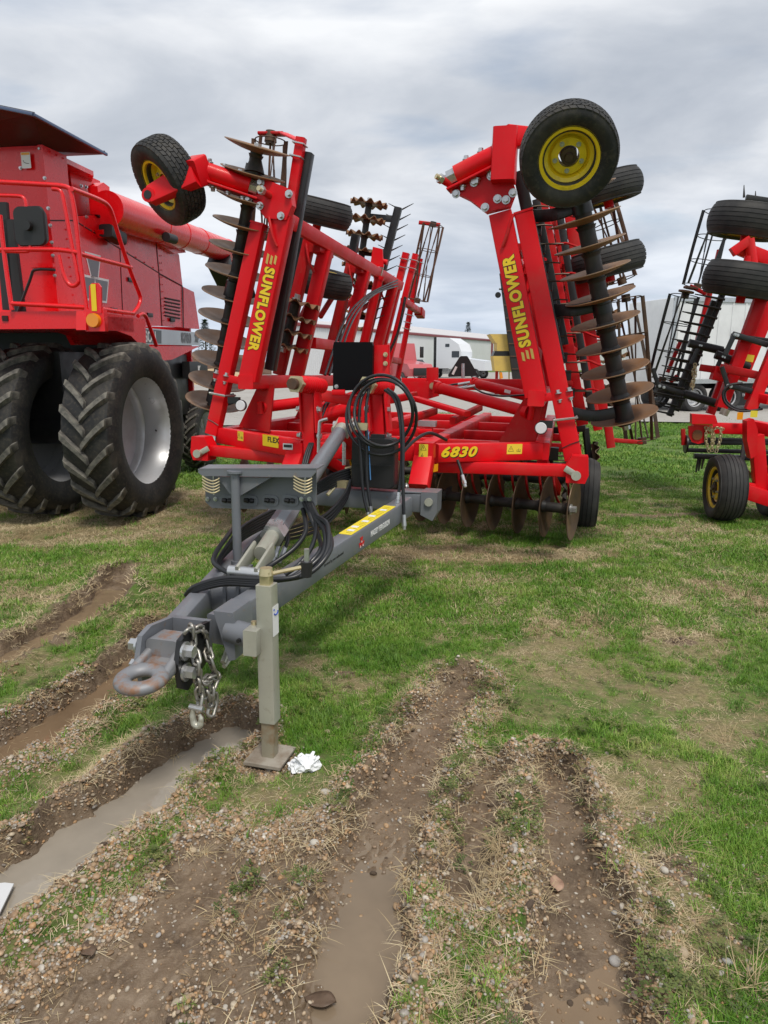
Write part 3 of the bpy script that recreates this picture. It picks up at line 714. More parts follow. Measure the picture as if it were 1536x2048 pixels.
    c = lerp(Fb, Ft, .44 if L else .52)+V(0, -.0715, 0); wdir = up_t; hdir = np.cross(V(0, -1, 0), wdir)
    Lc = .90 if L else .92
    lettering('SUNFLOWER', DBLK, W, c, wdir, hdir, .128, 0, .0105, 'lettering', 1.12, fit=.765); lettering('SUNFLOWER', DYEL, W, c+V(0, -.0014, 0), wdir, hdir, .128, 0, .0065, 'lettering', 1.12, fit=.757)
    ec = c-wdir*.445
    em = MB()
    for k, (a, b) in enumerate(((-.05, .035), (-.04, .045), (-.05, .05))):
        y = .038-.038*k; q = lambda x, yy: ec+wdir*x*.85+hdir*yy+V(0, -.0012, 0)
        em.prism([q(a, y-.011), q(b, y-.011), q(b+.012, y+.011), q(a+.012, y+.011)], V(0, -.0012, 0))
    em.build('emblem', DGOLD, W)
    return W, Gb, Gt, Fb, Ft, sdir, tdir
WL, LGb, LGt, LFb, LFt, Ls, Lt = wing(-1)
WR, RGb, RGt, RFb, RFt, Rs, Rt = wing(1)
# --- wing disc gangs (soil side of the wings, facing outwards)
la, lb_ = A(427, 812, v=.98), A(513, 306, v=.55)
gL = gang(H, la, lb_, 12, DISCM, DISC, False, .054)
ra, rb_ = A(1250, 842, v=.95), A(1160, 395, v=.58)
gR = gang(H, ra, rb_, 10, DISCM, DISC, False, .068)
def arm(p0, p1, p2, w=.05, h=.09, parent=H, m=BLACK):
    b = MB(); P = catmull([np.array(q, float) for q in (p0, p1, p2)], 6)
    for a, c in zip(P[:-1], P[1:]): b.beam(a, c+(c-a)*.05, w, h, (0, 0, 1), .006)
    return b.build('bearing_arm', m, parent)
for g0, g1, tube0, tube1, ts in ((la, lb_, LGb, LGt, (.05, .5, .93)), (ra, rb_, RGb, RGt, (.05, .545, .97))):
    for t in ts:
        c = lerp(g0, g1, t); q = lerp(tube0, tube1, (t*1.0+.12 if t < .9 else .98)); q = q+V(0, .3, 0)
        q[2] = c[2]-.02; arm(q, (q+c)/2+V(0, -.03, -.04), c, .03, .10); d = nrm(g1-g0); MB().cyl(c-d*.07, c+d*.07, .085, .075, 18).build('bearing_housing', BLACK, H)
# --- front disc gangs under the main frame
fa, fb_ = A(838, 985, z=.408), A(1136, 1018, z=.40)
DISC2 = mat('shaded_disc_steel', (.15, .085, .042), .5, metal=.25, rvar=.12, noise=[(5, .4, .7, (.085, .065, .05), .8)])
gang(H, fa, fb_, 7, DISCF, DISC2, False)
fc, fd = V(-fb_[0]-.0, fb_[1]+.05, .42), V(-fa[0]+.1, fa[1]+.05, .44)
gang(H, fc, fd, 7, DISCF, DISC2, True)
for p in (lerp(fa, fb_, .2), lerp(fa, fb_, .87), lerp(fc, fd, .15), lerp(fc, fd, .8)):
    arm(V(p[0], p[1]+.28, .86), p+V(0, .42, .12), p, .05, .08); MB().box(V(p[0], p[1]+.26, .88), .14, .12, .12).build('clamp_block', BLACK, H)
# --- rear gangs and baskets between the carrying wheels
for v, zz, mm_ in ((2.6, .44, WAVYD), (4.0, .44, WAVYD)):
    gang(H, V(-1.6, v, zz), V(-.1, v+.1, zz), 7, mm_, DARKD); gang(H, V(.1, v+.1, zz), V(1.6, v, zz), 7, mm_, DARKD)
    hb('gang_beam', V(-1.75, v+.2, .8), V(1.75, v+.2, .8), .1, .1)
for x0, x1 in ((-1.75, -.1), (.1, 1.75)): basket(H, V(x0, 6.3, .25), V(x1, 6.3, .25), .2, 8)
hb('basket_beam', V(-1.8, 6.2, .75), V(1.8, 6.2, .75), .1, .1); hb('frame_beam', V(.42, 5.1, .985), V(.42, 6.2, .8), .1, .1); hb('frame_beam', V(-.5, 5.1, .985), V(-.5, 6.2, .8), .1, .1)
hb('gang_beam', V(.5, 1.25, .72), V(1.75, 1.45, .70), .08, .08, RED2)
for k in range(9):
    x = .55+.13*k; MB().tube([V(x, 1.2, .74), V(x+.02, 1.15, .6), V(x+.05, 1.3, .45), V(x+.12, 1.5, .32)], .012, 6, 3).build('spring_tine', RED2, H)
# --- carrying wheels, rear wavy coulter at the right
wheel('carrying_wheel', H, A(1163, 992, v=2.0)*V(1, 1, 0)+V(.03, 0, .40), (1, 0, 0), .385, .27, .2, YEL, RUBB2, 5)
wheel('carrying_wheel', H, V(-1.0, 2.2, .42), (1, 0, 0), .385, .27, .2, YEL, RUBB2, 5)
hb('wheel_arm', V(1.35, 1.2, .8), V(1.5, 2.0, .42), .1, .12); hb('wheel_arm', V(-1.0, 1.2, .8), V(-.85, 2.2, .42), .1, .12)
p = A(1187, 925, v=3.4); link('wavy_blade', WAVYD, DARKD, H, None, axmat(p, (1, .12, 0)))
p2 = p+V(-.25, -.05, .3); hb('coulter_arm', p2+V(.12, 0, .12), p+V(-.05, 0, 0), .05, .08, BLACK); hb('coulter_arm', V(1.4, 3.4, .95), p2+V(.12, 0, .12), .08, .08, BLACK)
# --- folded wing carrying tyres, lying flat as seen from the front
for s, lst in ((-1, ((640, 424, 2.6), (640, 563, 2.5))), (1, ((1212, 378, 2.75), (1214, 524, 2.3)))):
    sd_ = Ls if s < 0 else Rs
    for x, y, v in lst:
        c = A(x, y, v=v); wheel('wing_wheel', H, c, nrm(sd_*-1+V(0, .12, 0)), .385, .29, .2, YEL, RUBB2, 6)
        q = c+V(-s*.33, 0, 0); hb('wheel_arm', c-sd_*.03, q+V(0, .1, .02), .09, .12, RED); MB().cyl(c-sd_*.2, c+sd_*.12, .05, None, 14).build('wheel_spindle', RED, H)
# --- rear wing gangs with wavy blades and baskets
lw0, lw1 = A(703, 655, v=4.3), A(738, 408, v=4.3)
gang(H, lw0, lw1, 9, WAVYM, DISC, name='wavy_gang', sr=.045)
hb('gang_tube', A(740, 640, v=4.5), A(797, 415, v=4.5), .1, .1, BLACK, (0, 1, 0))
for t in (.1, .35, .62, .9):
    c = lerp(lw0, lw1, t); arm(lerp(A(740, 640, v=4.5), A(797, 415, v=4.5), t), c+V(.2, .12, 0), c, .03, .09)
gang(H, A(569, 690, v=1.6), A(592, 603, v=1.6), 4, WAVYM, DISC, name='wavy_gang', sr=.05)
rw0, rw1 = A(1218, 720, v=3.9), A(1170, 520, v=3.9)
gang(H, rw0, rw1, 8, WAVYM, DISC, name='wavy_gang', sr=.045)
hb('gang_tube', A(1160, 720, v=3.7), A(1110, 430, v=3.7), .1, .1, RED2, (0, 1, 0)); hb('gang_tube', A(1196, 860, v=2.2), A(1105, 400, v=2.2), .09, .09, RED2, (0, 1, 0))
hb('gang_tube', A(1130, 690, v=1.3), A(1072, 400, v=1.3), .07, .07, BLACK, (0, 1, 0)); hb('gang_tube', A(1165, 850, v=1.5), A(1082, 400, v=1.5), .11, .09, RED2, (0, 1, 0))
for k in range(8):                         # bent spring tines with eye bolts on the soil side of the right wing
    t = k/7; a = lerp(A(1176, 838, v=1.5), A(1098, 432, v=1.5), t)
    MB().tube([a, a+V(.10, -.02, .02), a+V(.2, -.08, -.02), a+V(.34, -.15, -.06)], .012, 6, 3).build('spring_tine', RED2, H)
    MB().tube([a+V(-.13, -.1, -.005), a+V(.02, -.12, .0), a+V(.08, -.1, .0)], .008, 6, 1).build('eye_bolt', DARKD, H)
basket(H, A(1284, 880, v=3.2), A(1252, 598, v=3.2), .18, 6, DARKD, 4, 1.0, .008, flat=.045)
basket(H, A(1243, 560, v=3.2), A(1196, 395, v=3.2), .17, 7, RUST, 3, .8, .008, flat=.045)
hb('basket_arm', A(1222, 880, v=2.6), A(1285, 885, v=3.2), .05, .05, RED2); hb('basket_arm', A(1215, 845, v=2.6), A(1222, 895, v=2.6), .09, .09, RED2, (0, 1, 0))
MB().lathe([(.02, 0), (.07, 0), (.07, .03), (.02, .03)], A(1256, 575, v=3.1), Rs, 18, True).build('basket_bearing', RUST, H)
basket(H, A(533, 470, v=1.25), A(541, 282, v=1.25), .16, 7, RUST, 2, .5, .008, flat=.045)
hb('basket_arm', A(519, 268, v=1.25), A(568, 268, v=1.25), .10, .03, RED2, (0, 0, 1)); hb('basket_arm', A(566, 266, v=1.25), A(600, 282, v=.9), .10, .02, RED, (0, 0, 1))
MB().cyl(A(541, 284, v=1.25), A(542, 262, v=1.25), .06, .05, 16).build('basket_bearing', DARKD, H)
basket(H, A(835, 600, v=6.4), A(866, 450, v=6.4), .17, 7, RUST, 3, .8, .008, flat=.035)
hb('basket_arm', A(838, 445, v=6.5), A(880, 450, v=6.5), .05, .06, RED2)
MB().cyl(A(700, 300, v=9)*0+A(509, 345, v=.55), A(512, 318, v=.55), .09, .05, 18).build('gang_boss', SHAFT, H)

# denser inner works of the right wing: a second wavy gang, clamps, struts
gang(H, A(1188, 815, v=2.7), A(1122, 470, v=2.7), 11, WAVYD, DARKD, name='wavy_gang', sr=.05)
for k in range(11):
    t = (k+.4)/11; c = lerp(A(1142, 800, v=1.0), A(1060, 400, v=1.0), t); MB().box(c, .09, .1, .09).build('clamp_block', BLACK, H); MB().tube([c+V(-.06, -.05, .02), c+V(.06, -.06, .03), c+V(.14, -.02, .03)], .007, 6, 1).build('eye_bolt', DARKD, H)
for k in range(5):
    t = k/4; a_, b2 = lerp(A(1128, 760, v=1.2), A(1070, 440, v=1.2), t), lerp(A(1190, 800, v=2.6), A(1125, 450, v=2.6), t); hb('strut', a_, b2, .05, .06, RED2)
# spike teeth and struts inside the left wing
for k in range(9):
    c = lerp(A(560, 700, v=1.9), A(600, 480, v=1.9), k/8); MB().beam(c, c+V(.16, -.05, .05), .05, .012, (0, 1, 0), .003).beam(c, c+V(-.12, -.05, .06), .05, .012, (0, 1, 0), .003).build('spike_tooth', SHAFT, H)
for k in range(12):
    c = lerp(A(745, 640, v=4.75), A(802, 420, v=4.75), k/11); MB().cyl(c, c+V(.2, -.1, .06), .012, .004, 6).build('spike_tooth', SHAFT, H); MB().cyl(c, c+V(-.16, -.1, .07), .012, .004, 6).build('spike_tooth', SHAFT, H)
hb('gang_tube', A(560, 745, v=1.8), A(606, 470, v=1.8), .09, .09, BLACK, (0, 1, 0)); hb('gang_tube', A(660, 745, v=3.4), A(712, 470, v=3.4), .1, .1, BLACK, (0, 1, 0))
for k in range(4):
    hb('strut', A(600+40*k, 640-6*k, v=1.9+.8*k), A(640+40*k, 560+10*k, v=2.2+.8*k), .05, .06, RED2)
for k in range(3): hose(H, [A(x, y, v=v) for x, y, v in ((650+9*k, 750, .9), (690+8*k, 640, 2.0), (735+6*k, 590, 3.2), (795, 560+6*k, 4.6))], .011)

hb('gang_tube', A(1208, 850, v=2.4), A(1140, 420, v=2.4), .13, .1, RED2, (0, 1, 0)); hb('gang_tube', A(1186, 838, v=2.0), A(1118, 420, v=2.0), .07, .08, BLACK, (0, 1, 0))
# --- front gauge wheels standing off the wing tips
def gauge(s):
    L = s < 0; e = empty('gauge_wheel_mount', H)
    if L:
        c = A(337, 362, v=.32); ax = nrm(V(-.50, -.68, -.53)); piv0, piv1 = A(400, 338, v=.3), A(500, 372, v=.45); knee = A(382, 350, v=.16); tip = A(302, 392, v=.12)
    else:
        c = A(1137, 310, v=-.05); ax = nrm(V(.10, -.84, -.53)); piv0, piv1 = A(1010, 300, v=.42), A(912, 350, v=.45); knee = A(1012, 292, v=.5); tip = A(1062, 280, v=.55)
    wheel('gauge_wheel', H, c, ax, .355 if L else .338, .27 if L else .25, .205, YEL, RUBB, 0, True, -.01)
    d = nrm(piv1-piv0)
    MB().cyl(piv0, piv1, .075, None, 22).cyl(piv0-d*.012, piv0+d*.02, .10, None, 22).build('pivot_tube', RED, e)
    MB().cyl(piv1-d*.005, piv1+d*.07, .062, None, 6).cyl(piv1+d*.07, piv1+d*.1, .04, None, 14).build('castle_nut', ZINC, e)
    # heavy cranked arm
    b = MB(); hgt = .17
    if L:
        b.beam(piv0+d*.02, knee, .17, .24, (0, 0, 1), .02, .15, .22); b.beam(knee+nrm(knee-tip)*.04, tip, .10, .24, (0, .3, 1), .016, .08, .17)
        b.cyl(tip+V(-.0, -.05, 0), tip+V(0, .05, 0), .06, None, 18)
    else:
        b.beam(piv0-V(0, 0, .24), piv0+V(0, 0, .15), .19, .2, (0, 1, 0), .02); b.beam(piv0+V(0, 0, .09), tip+V(0, 0, .02), .14, .17, (0, 0, 1), .016, .12, .13)
        b.beam(tip, A(1100, 290, v=.3), .1, .12, (0, 0, 1), .012)
    b.build('cranked_arm', RED, e, 25)
    if L: MB().cyl(tip+V(0, -.056, 0), tip+V(0, -.045, 0), .036, None, 18).build('arm_eye', DBLK, e)
    # mounting head: plates and bolts
    Ft_, s_, t_ = (LFt, Ls, Lt) if L else (RFt, Rs, Rt)
    hd = Ft_+s_*.03
    if L: poly = [A(x, y, v=.46) for x, y in ((478, 352), (530, 358), (580, 378), (584, 410), (572, 440), (530, 436), (505, 400))]
    else: poly = [A(x, y, v=.46) for x, y in ((905, 382), (932, 338), (990, 318), (1018, 345), (1032, 380), (1020, 412), (972, 424), (938, 398))]
    MB().prism(poly, V(0, .1, 0)).build('head_plate', RED, e, 25)
    if L: bp_ = ((522, 366), (578, 388), (520, 412), (562, 432), (498, 398))
    else: bp_ = ((948, 365), (982, 352), (1026, 386), (995, 398), (912, 388), (970, 415), (1012, 400))
    for x, y in bp_: bolt(e, A(x, y, v=.458), FR, 1.5)
    for k in range(3): bolt(e, lerp(piv0, piv1, .25+.3*k)-V(0, 0, .11), (0, 0, -1), 1.4); bolt(e, lerp(piv0, piv1, .2+.3*k)+V(0, 0, .075), (0, 0, 1), 1.3)
    MB().beam(lerp(piv0, piv1, .1)-V(0, 0, .095), lerp(piv0, piv1, 1.15)-V(0, 0, .095), .15, .018, (0, 0, 1), .004).build('flange', RED, e)
    # long adjusting screw
    q0, q1 = (A(517, 376, v=.3), A(575, 417, v=.75)) if L else (A(872, 352, v=.35), A(985, 420, v=.75))
    dd = nrm(q1-q0); l = np.linalg.norm(q1-q0)
    MB().cyl(q0, q0+dd*.07, .022, None, 12).build('screw_end', YZINC, e); MB().cyl(q0+dd*.03, q0+dd*.065, .038, None, 6).build('lock_nut', ZINC, e)
    MB().cyl(q0+dd*.06, q0+dd*l*.62, .03, None, 14).build('screw_tube', RED2, e); MB().cyl(q0+dd*l*.6, q0+dd*l*.8, .026, None, 14).build('screw_tube', ZINC, e)
    MB().beam(q0+dd*l*.78, q1, .03, .06, (0, 0, 1), .01).build('clevis', YZINC, e)
gauge(-1); gauge(1)
# --- stickers and lettering on the front beams
d6 = nrm(gl0-gi0); n6 = np.cross(d6, UP); n6 = n6 if n6[1] < 0 else -n6
c6 = A(919, 901, v=.05); t6 = np.dot(c6-gi0, d6); c6 = gi0+d6*t6+n6*.0562; c6[2] = zt+.008
lettering('6830', DBLK, bR, c6+d6*.007-UP*.006, d6, UP, .112, .3, .0055, sp=1.12, stretch=1.32); lettering('6830', DYEL, bR, c6+n6*.0018, d6, UP, .112, .3, .0045, sp=1.12, stretch=1.32)
def warn(parent, c, x, y, w, h, vert=False):
    o = plaque(c, x, y, w, h, DYEL2, parent, 'warning_sticker'); z = .0016; b = MB(); s = min(w, h)*.36
    cc = (-w*.24, 0) if not vert else (0, h*.27)
    a = [V(cc[0]+s*math.cos(PI/2+k*2*PI/3), cc[1]-s*.15+s*math.sin(PI/2+k*2*PI/3), z) for k in range(3)]
    for k in range(3): b.beam(a[k], a[(k+1) % 3], .003, .0008, (0, 0, 1), .0002)
    b.beam(V(cc[0], cc[1]-s*.3, z), V(cc[0], cc[1]+s*.3, z), .004, .0008, (0, 0, 1), .0002)
    k0 = (w*.15, -h*.25) if not vert else (-w*.25, -h*.35)
    for q in range(3): b.beam(V(k0[0]+q*w*.1, k0[1], z), V(k0[0]+q*w*.1+w*.03, k0[1]+h*(.2+.1*(q % 2)), z), .004, .0008, (0, 0, 1), .0002)
    b.beam(V(k0[0], k0[1], z), V(k0[0]+w*.25, k0[1]-h*.03, z), .003, .0008, (0, 0, 1), .0002)
    b.build('pictogram', DBLK, o); return o
def on_beam(px, py, a, b, half):
    d = nrm(b-a); n = np.cross(d, UP); n = n if n[1] < 0 else -n; best = None
    o = HF.loc(CAMP); r_ = HF.R@ray(px, py); t = np.dot(a+n*half-o, n)/np.dot(r_, n); return o+r_*t, d, n
c, d, n = on_beam(1029, 898, gi0, gl0, .0555); warn(bR, c, d, UP, .15, .085)
c, d, n = on_beam(481, 872, fl, fi, .0555); warn(bL, c, d, UP, .10, .085)
c, d, n = on_beam(541, 882, fl, fi, .0555); o = plaque(c, d, UP, .25, .10, DYEL, bL, 'model_sticker'); lettering('FLEX', DBLK, o, (.045, .010, .0018), (1, 0, 0), (0, 1, 0), .062, 0, .0018, sp=1.1, stretch=1.25); lettering('DISC HARROW SERIES'[:11], DBLK, o, (.045, -.03, .0018), (1, 0, 0), (0, 1, 0), .012, 0, 0) if False else None
yl = A(576, 893, v=-.326); o = plaque(yl+V(0, -.003, .0), V(1, 0, 0), UP, .085, .05, SILV, H, 'serial_plate'); plaque(V(0, .004, .0018), V(1, 0, 0), V(0, 1, 0), .07, .022, DBLK, o, 'print')
yr = A(847, 905, v=-.328); warn(H, yr+V(0, -.003, 0), V(1, 0, 0), UP, .07, .13, True); plaque(yr+V(0, -.003, -.083), V(1, 0, 0), UP, .09, .03, DWHT, H, 'sticker')
plaque(A(870, 936, v=-.2), V(.3, 1, 0), UP, .1, .06, AMBR, H, 'reflector_strip')
# --- masts, turnbuckles, warning panel, drawbar linkage head
for x, xb in ((619, 623), (755, 762)):
    a, b = A(x, 775, v=-.28), A(xb, 925, v=-.28); hb('mast', a, b, .10, .11, up=(0, 1, 0))
    for s in (-1, 1):
        MB().beam(V(a[0]+s*.062, -.28, a[2]+.06), V(b[0]+s*.062, -.28, b[2]+.25), .014, .16, (0, 1, 0), .004).build('mast_plate', RED, H)
        for t in (.25, .6): bolt(H, lerp(a, b, t)+V(s*.07, -.03, -.02), (s, 0, 0), 1.3)
for (x0, y0, x1, y1) in ((589, 768, 640, 778), (733, 770, 770, 780)):
    p = A(x0, y0, v=-.62); q = p+V(.04, .5, -.02); d = nrm(q-p)
    e = empty('turnbuckle', H, p)
    MB().cyl(d*.05, d*.5, .062, None, 20).build('barrel', RED, e); MB().cyl(d*.0, d*.06, .068, None, 6).build('lock_nut', YZINC, e); MB().cyl(-d*.05, d*.02, .042, None, 16).build('screw_end', RUST, e)
    b = MB()
    for k in range(7): b.lathe([(.062, .14+.04*k), (.068, .15+.04*k), (.068, .165+.04*k), (.062, .175+.04*k)], (0, 0, 0), d, 18)
    b.build('thread_ribs', RED, e)
pc = [A(x, y, v=.35) for x, y in ((666, 782), (744, 779), (746, 692), (743, 684), (668, 684), (666, 692))]
MB().prism(pc, V(0, .05, 0)).build('warning_panel', GBLK, H, 25, label='flat black panel facing forwards')
hb('panel_post', A(762, 690, v=.45), A(764, 800, v=.45), .15, .07, up=(0, 1, 0))
for x, y in ((771, 709), (771, 727)): bolt(H, A(x, y, v=.41), FR, .9, YZINC)
hb('panel_post', A(735, 790, v=.45), A(735, 860, v=.45), .1, .08, up=(0, 1, 0)); bolt(H, A(673, 773, v=.348), FR, .8); hb('panel_foot', A(664, 785, v=.3), A(690, 785, v=.3), .02, .05)
hb('lift_beam', A(640, 790, v=.6), A(735, 805, v=.6), .1, .1); MB().cyl(A(640, 835, v=.9), A(745, 805, v=.9), .07, None, 18).build('rock_shaft', RED, H)
# lever plates and struts inside the frame
MB().prism([A(x, y, v=1.6) for x, y in ((808, 764), (877, 764), (877, 792), (850, 800), (808, 795))], V(0, .04, 0)).build('lug_plate', RED, H)
bolt(H, A(866, 772, v=1.59), FR, 1.6, YZINC)
hb('post', A(865, 735, v=3.4), A(865, 790, v=3.4), .15, .06, up=(0, 1, 0))
hb('rear_beam', A(805, 767, v=3.9), A(1052, 770, v=3.9), .12, .15); hb('lever', A(830, 797, v=1.3), A(935, 828, v=.9), .09, .05)
cylinder(H, A(872, 774, v=1.5), A(1062, 826, v=.85), .056, RED, .02); cylinder(H, A(948, 766, v=2.6), A(1062, 794, v=1.9), .056, RED, .02)
cylinder(H, A(640, 800, v=1.5), A(520, 815, v=.85), .056, RED, .02)
plaque(A(1015, 783, v=2.02), V(1, -.3, -.22), UP, .07, .035, DWHT, H, 'sticker')
for x0, y0, x1, y1, v0_, v1_ in ((668, 860, 760, 838, .5, 1.5), (640, 815, 705, 790, .8, 1.6), (780, 800, 830, 790, .9, 1.4), (790, 850, 870, 822, .5, 1.6), (905, 842, 960, 815, 1., 2.)):
    hb('strut', A(x0, y0, v=v0_), A(x1, y1, v=v1_), .06, .07, RED2)
MB().box(A(855, 847, v=.6), .16, .08, .05).build('valve_block', ZINC, H); hb('valve_bracket', A(838, 862, v=.6), A(865, 862, v=.6), .08, .05)
# gusset plates from the frame up to the wing hinges
for s, x in ((-1, fl[0]), (1, gl0[0])):
    Fb_ = LFb if s < 0 else RFb
    for v in (.85, 2.4, 4.4):
        MB().prism([V(x-s*.05, v, 1.04), V(x-s*.38, v, 1.0), V(Fb_[0]-s*.12, v, Fb_[2]-.04), V(Fb_[0]+s*.05, v, Fb_[2]-.06)], V(0, .03, 0)).build('hinge_gusset', RED2, H)
        MB().cyl(V(Fb_[0], v-.06, Fb_[2]-.06), V(Fb_[0], v+.09, Fb_[2]-.06), .05, None, 16).build('hinge_pin', RED2, H)
# slow-vehicle sign seen from behind
sg = [A(x, y, v=5.2) for x, y in ((897, 754), (957, 752), (955, 748), (936, 714), (934, 712), (922, 712), (919, 714), (896, 750))]
MB().prism(sg, V(0, .006, 0)).build('rear_sign', PLAS, H, 25, label='black back of a triangular slow vehicle sign')
hb('sign_bracket', A(926, 727, v=5.17), A(926, 758, v=5.17), .055, .01, ZINC, (0, 1, 0)); plaque(A(909, 741, v=5.19), V(.45, 0, 1), V(-1, 0, .45), .13, .035, DWHT, H, 'sticker')
# frame hoses and fittings
for pts in ([(940, 770, 2.3), (965, 785, 2.0), (1000, 792, 1.8), (1050, 790, 1.6)], [(880, 776, 1.6), (915, 768, 1.9), (950, 775, 2.3)], [(640, 845, .4), (655, 810, .6), (672, 795, .9)], [(632, 850, .4), (648, 812, .6), (662, 797, .9)]):
    hose(H, [A(x, y, v=v) for x, y, v in pts], .010)
for x, y in ((930, 768), (940, 775), (925, 776)): MB().cyl(A(x-14, y+1, v=1.9), A(x+10, y-3, v=1.9), .016, None, 8).build('pipe_fitting', ZINC, H)

# --- drawbar (tongue)
T = empty('drawbar', H)
def tb(name, p0, p1, w, h, m=GREY, up=(0, 0, 1), r=.012): return MB().beam(p0, p1, w, h, up, r).build(name, m, T)
yv = -.62; yz = A(860, 1005, v=yv)[2]; yu = A(862, 1005, v=yv)[0]
tb('yoke_tube', V(-yu-.02, yv, yz), V(yu+.02, yv, yz), .14, .14)
for s in (-1, 1):
    MB().prism([V(s*yu-.06, yv-.09, yz+.09), V(s*yu+.06, yv-.09, yz+.09), V(s*yu+.06, yv-.09, yz-.06), V(s*yu+.03, yv-.09, yz-.12), V(s*yu-.06, yv-.09, yz-.08)], V(0, .2, 0)).build('yoke_end_plate', GREY, T, 25)
    MB().cyl(V(s*yu, yv-.11, yz+.02), V(s*yu, yv+.12, yz+.02), .03, None, 14).build('yoke_pin', JACKM, T)
    MB().beam(V(s*(yu-.22), yv-.0, yz+.078), V(s*(yu+.0), yv+.02, yz+.078), .16, .012, (0, 0, 1), .003).build('gusset', GREY, T)
rR0, rR1 = A(825, 1012, v=-.72)-V(.05, 0, 0), A(455, 1262, v=-3.0)-V(.05, 0, 0)
rz = rR1[2]
rL0 = V(-rR0[0], rR0[1], rR0[2]); rL1 = A(352, 1262, v=-3.0)
raR = tb('drawbar_rail', rR0, rR1, .10, .14); raL = tb('drawbar_rail', rL0, rL1, .09, .13)
cb0, cb1 = lerp(rL0, rL1, .82), lerp(rR0, rR1, .82); tb('cross_tube', cb0+V(.04, 0, 0), cb1-V(.04, 0, 0), .12, .12)
mid = (cb0+cb1)/2
for s in (-.035, .035): MB().prism([mid+V(s-.008, -.07, -.08), mid+V(s-.008, -.07, .07), mid+V(s-.008, .0, .14), mid+V(s-.008, .1, .14), mid+V(s-.008, .07, -.08)], V(.016, 0, 0)).build('link_lug', GREY, T, 25)
# hitch: side plates, casting with ring, bolts
hc = A(283, 1358, u=(rL1[0]+rR1[0])/2)
hx = (rL1[0]+rR1[0])/2
hv = rR1[1]-.11; hz_ = rz-.01
for s in (-1, 1):
    pu = hx+s*.088
    MB().prism([V(pu-.011, hv+.05, hz_+.07), V(pu-.011, hv-.12, hz_+.09), V(pu-.011, hv-.19, hz_+.07), V(pu-.011, hv-.22, hz_-.02), V(pu-.011, hv-.20, hz_-.13), V(pu-.011, hv-.15, hz_-.16), V(pu-.011, hv+.02, hz_-.10)], V(.022, 0, 0)).build('hitch_plate', BLACK if s > 0 else GREY, T, 25)
    for q in (.02, -.07): bolt(T, V(pu+s*.012, hv-.17, hz_+q), (s, 0, 0), 1.7)
MB().box(V(hx, hv+.06, hz_+.0), .19, .03, .14).build('hitch_backplate', GREY, T)
tilt = nrm(V(0, 1, -.10)); ringc = V(hx, hc[1], hc[2])
hm = MB(); 
prof = []
for k in range(12):
    a = 2*PI*k/12; prof.append((.072+.034*math.cos(a), .026*math.sin(a)))
hm.lathe(prof, ringc, (0, -.12, 1), 36, True)
for s in (-1, 1): hm.beam(ringc+V(s*.072, .05, 0), V(hx+s*.058, hv-.05, hz_+.0), .036, .048, (0, 0, 1), .014, .036, .10)
hm.beam(ringc+V(0, .085, -.004), V(hx, hv-.12, hz_-.03), .13, .04, (0, 0, 1), .012); hm.beam(V(hx, hv-.17, hz_+.0), V(hx, hv-.06, hz_+.0), .15, .11, (0, 0, 1), .02)
hm.build('hitch_ring', HITCH, T, 50, label='grey cast hitch ring worn to rust')
# upper link with clevises
k0, k1 = A(690, 850, v=-.5), A(508, 1128, v=-2.55)
dL = nrm(k1-k0); LL = np.linalg.norm(k1-k0)
e = empty('upper_link', H, k0)
MB().cyl(dL*.2, dL*(LL*.83), .053, None, 24).cyl(dL*(LL*.60), dL*(LL*.66), .06, None, 8).build('link_tube', GREY, e); MB().cyl(dL*(LL*.70), dL*(LL*.83), .062, None, 8).build('link_sleeve', GREY, e)
MB().cyl(dL*(LL*.82), dL*(LL*.86), .068, None, 6).build('lock_nut', ZINC, e); MB().cyl(dL*(LL*.85), dL*(LL*.95), .04, None, 16).build('link_screw', JACKM, e)
for s in (-1, 1):
    q = V(s*.055, 0, 0)
    MB().beam(q*.9+dL*(LL*.925), q*.9+dL*(LL*1.05), .018, .085, (0, 0, 1), .008).build('link_fork', JACKM, e); MB().beam(q*1.0+dL*-.06, q+dL*.18, .018, .085, (0, 0, 1), .008).build('link_fork', JACKM, e)
MB().cyl(V(-.09, 0, 0), V(.09, 0, 0), .028, None, 14).build('link_pin', ZINC, e); MB().cyl(dL*LL*1.04-V(.1, 0, 0), dL*LL*1.04+V(.1, 0, 0), .03, None, 14).build('link_pin', ZINC, e)
MB().cyl(dL*.1, dL*.24, .055, .045, 16).build('link_collar', JACKM, e); MB().cyl(V(-.045, 0, .0), V(.045, 0, .0), .06, None, 18).build('link_boss', RED, e)
hb('link_bracket', k0+V(0, .05, -.02), k0+V(0, .25, -.25), .12, .10)
x_, y_ = perp(dL); o = plaque(dL*LL*.31+nrm(V(.15, -.6, .5))*.054, -dL, np.cross(nrm(V(.15, -.6, .5)), -dL), .09, .05, DWHT, e, 'sticker')
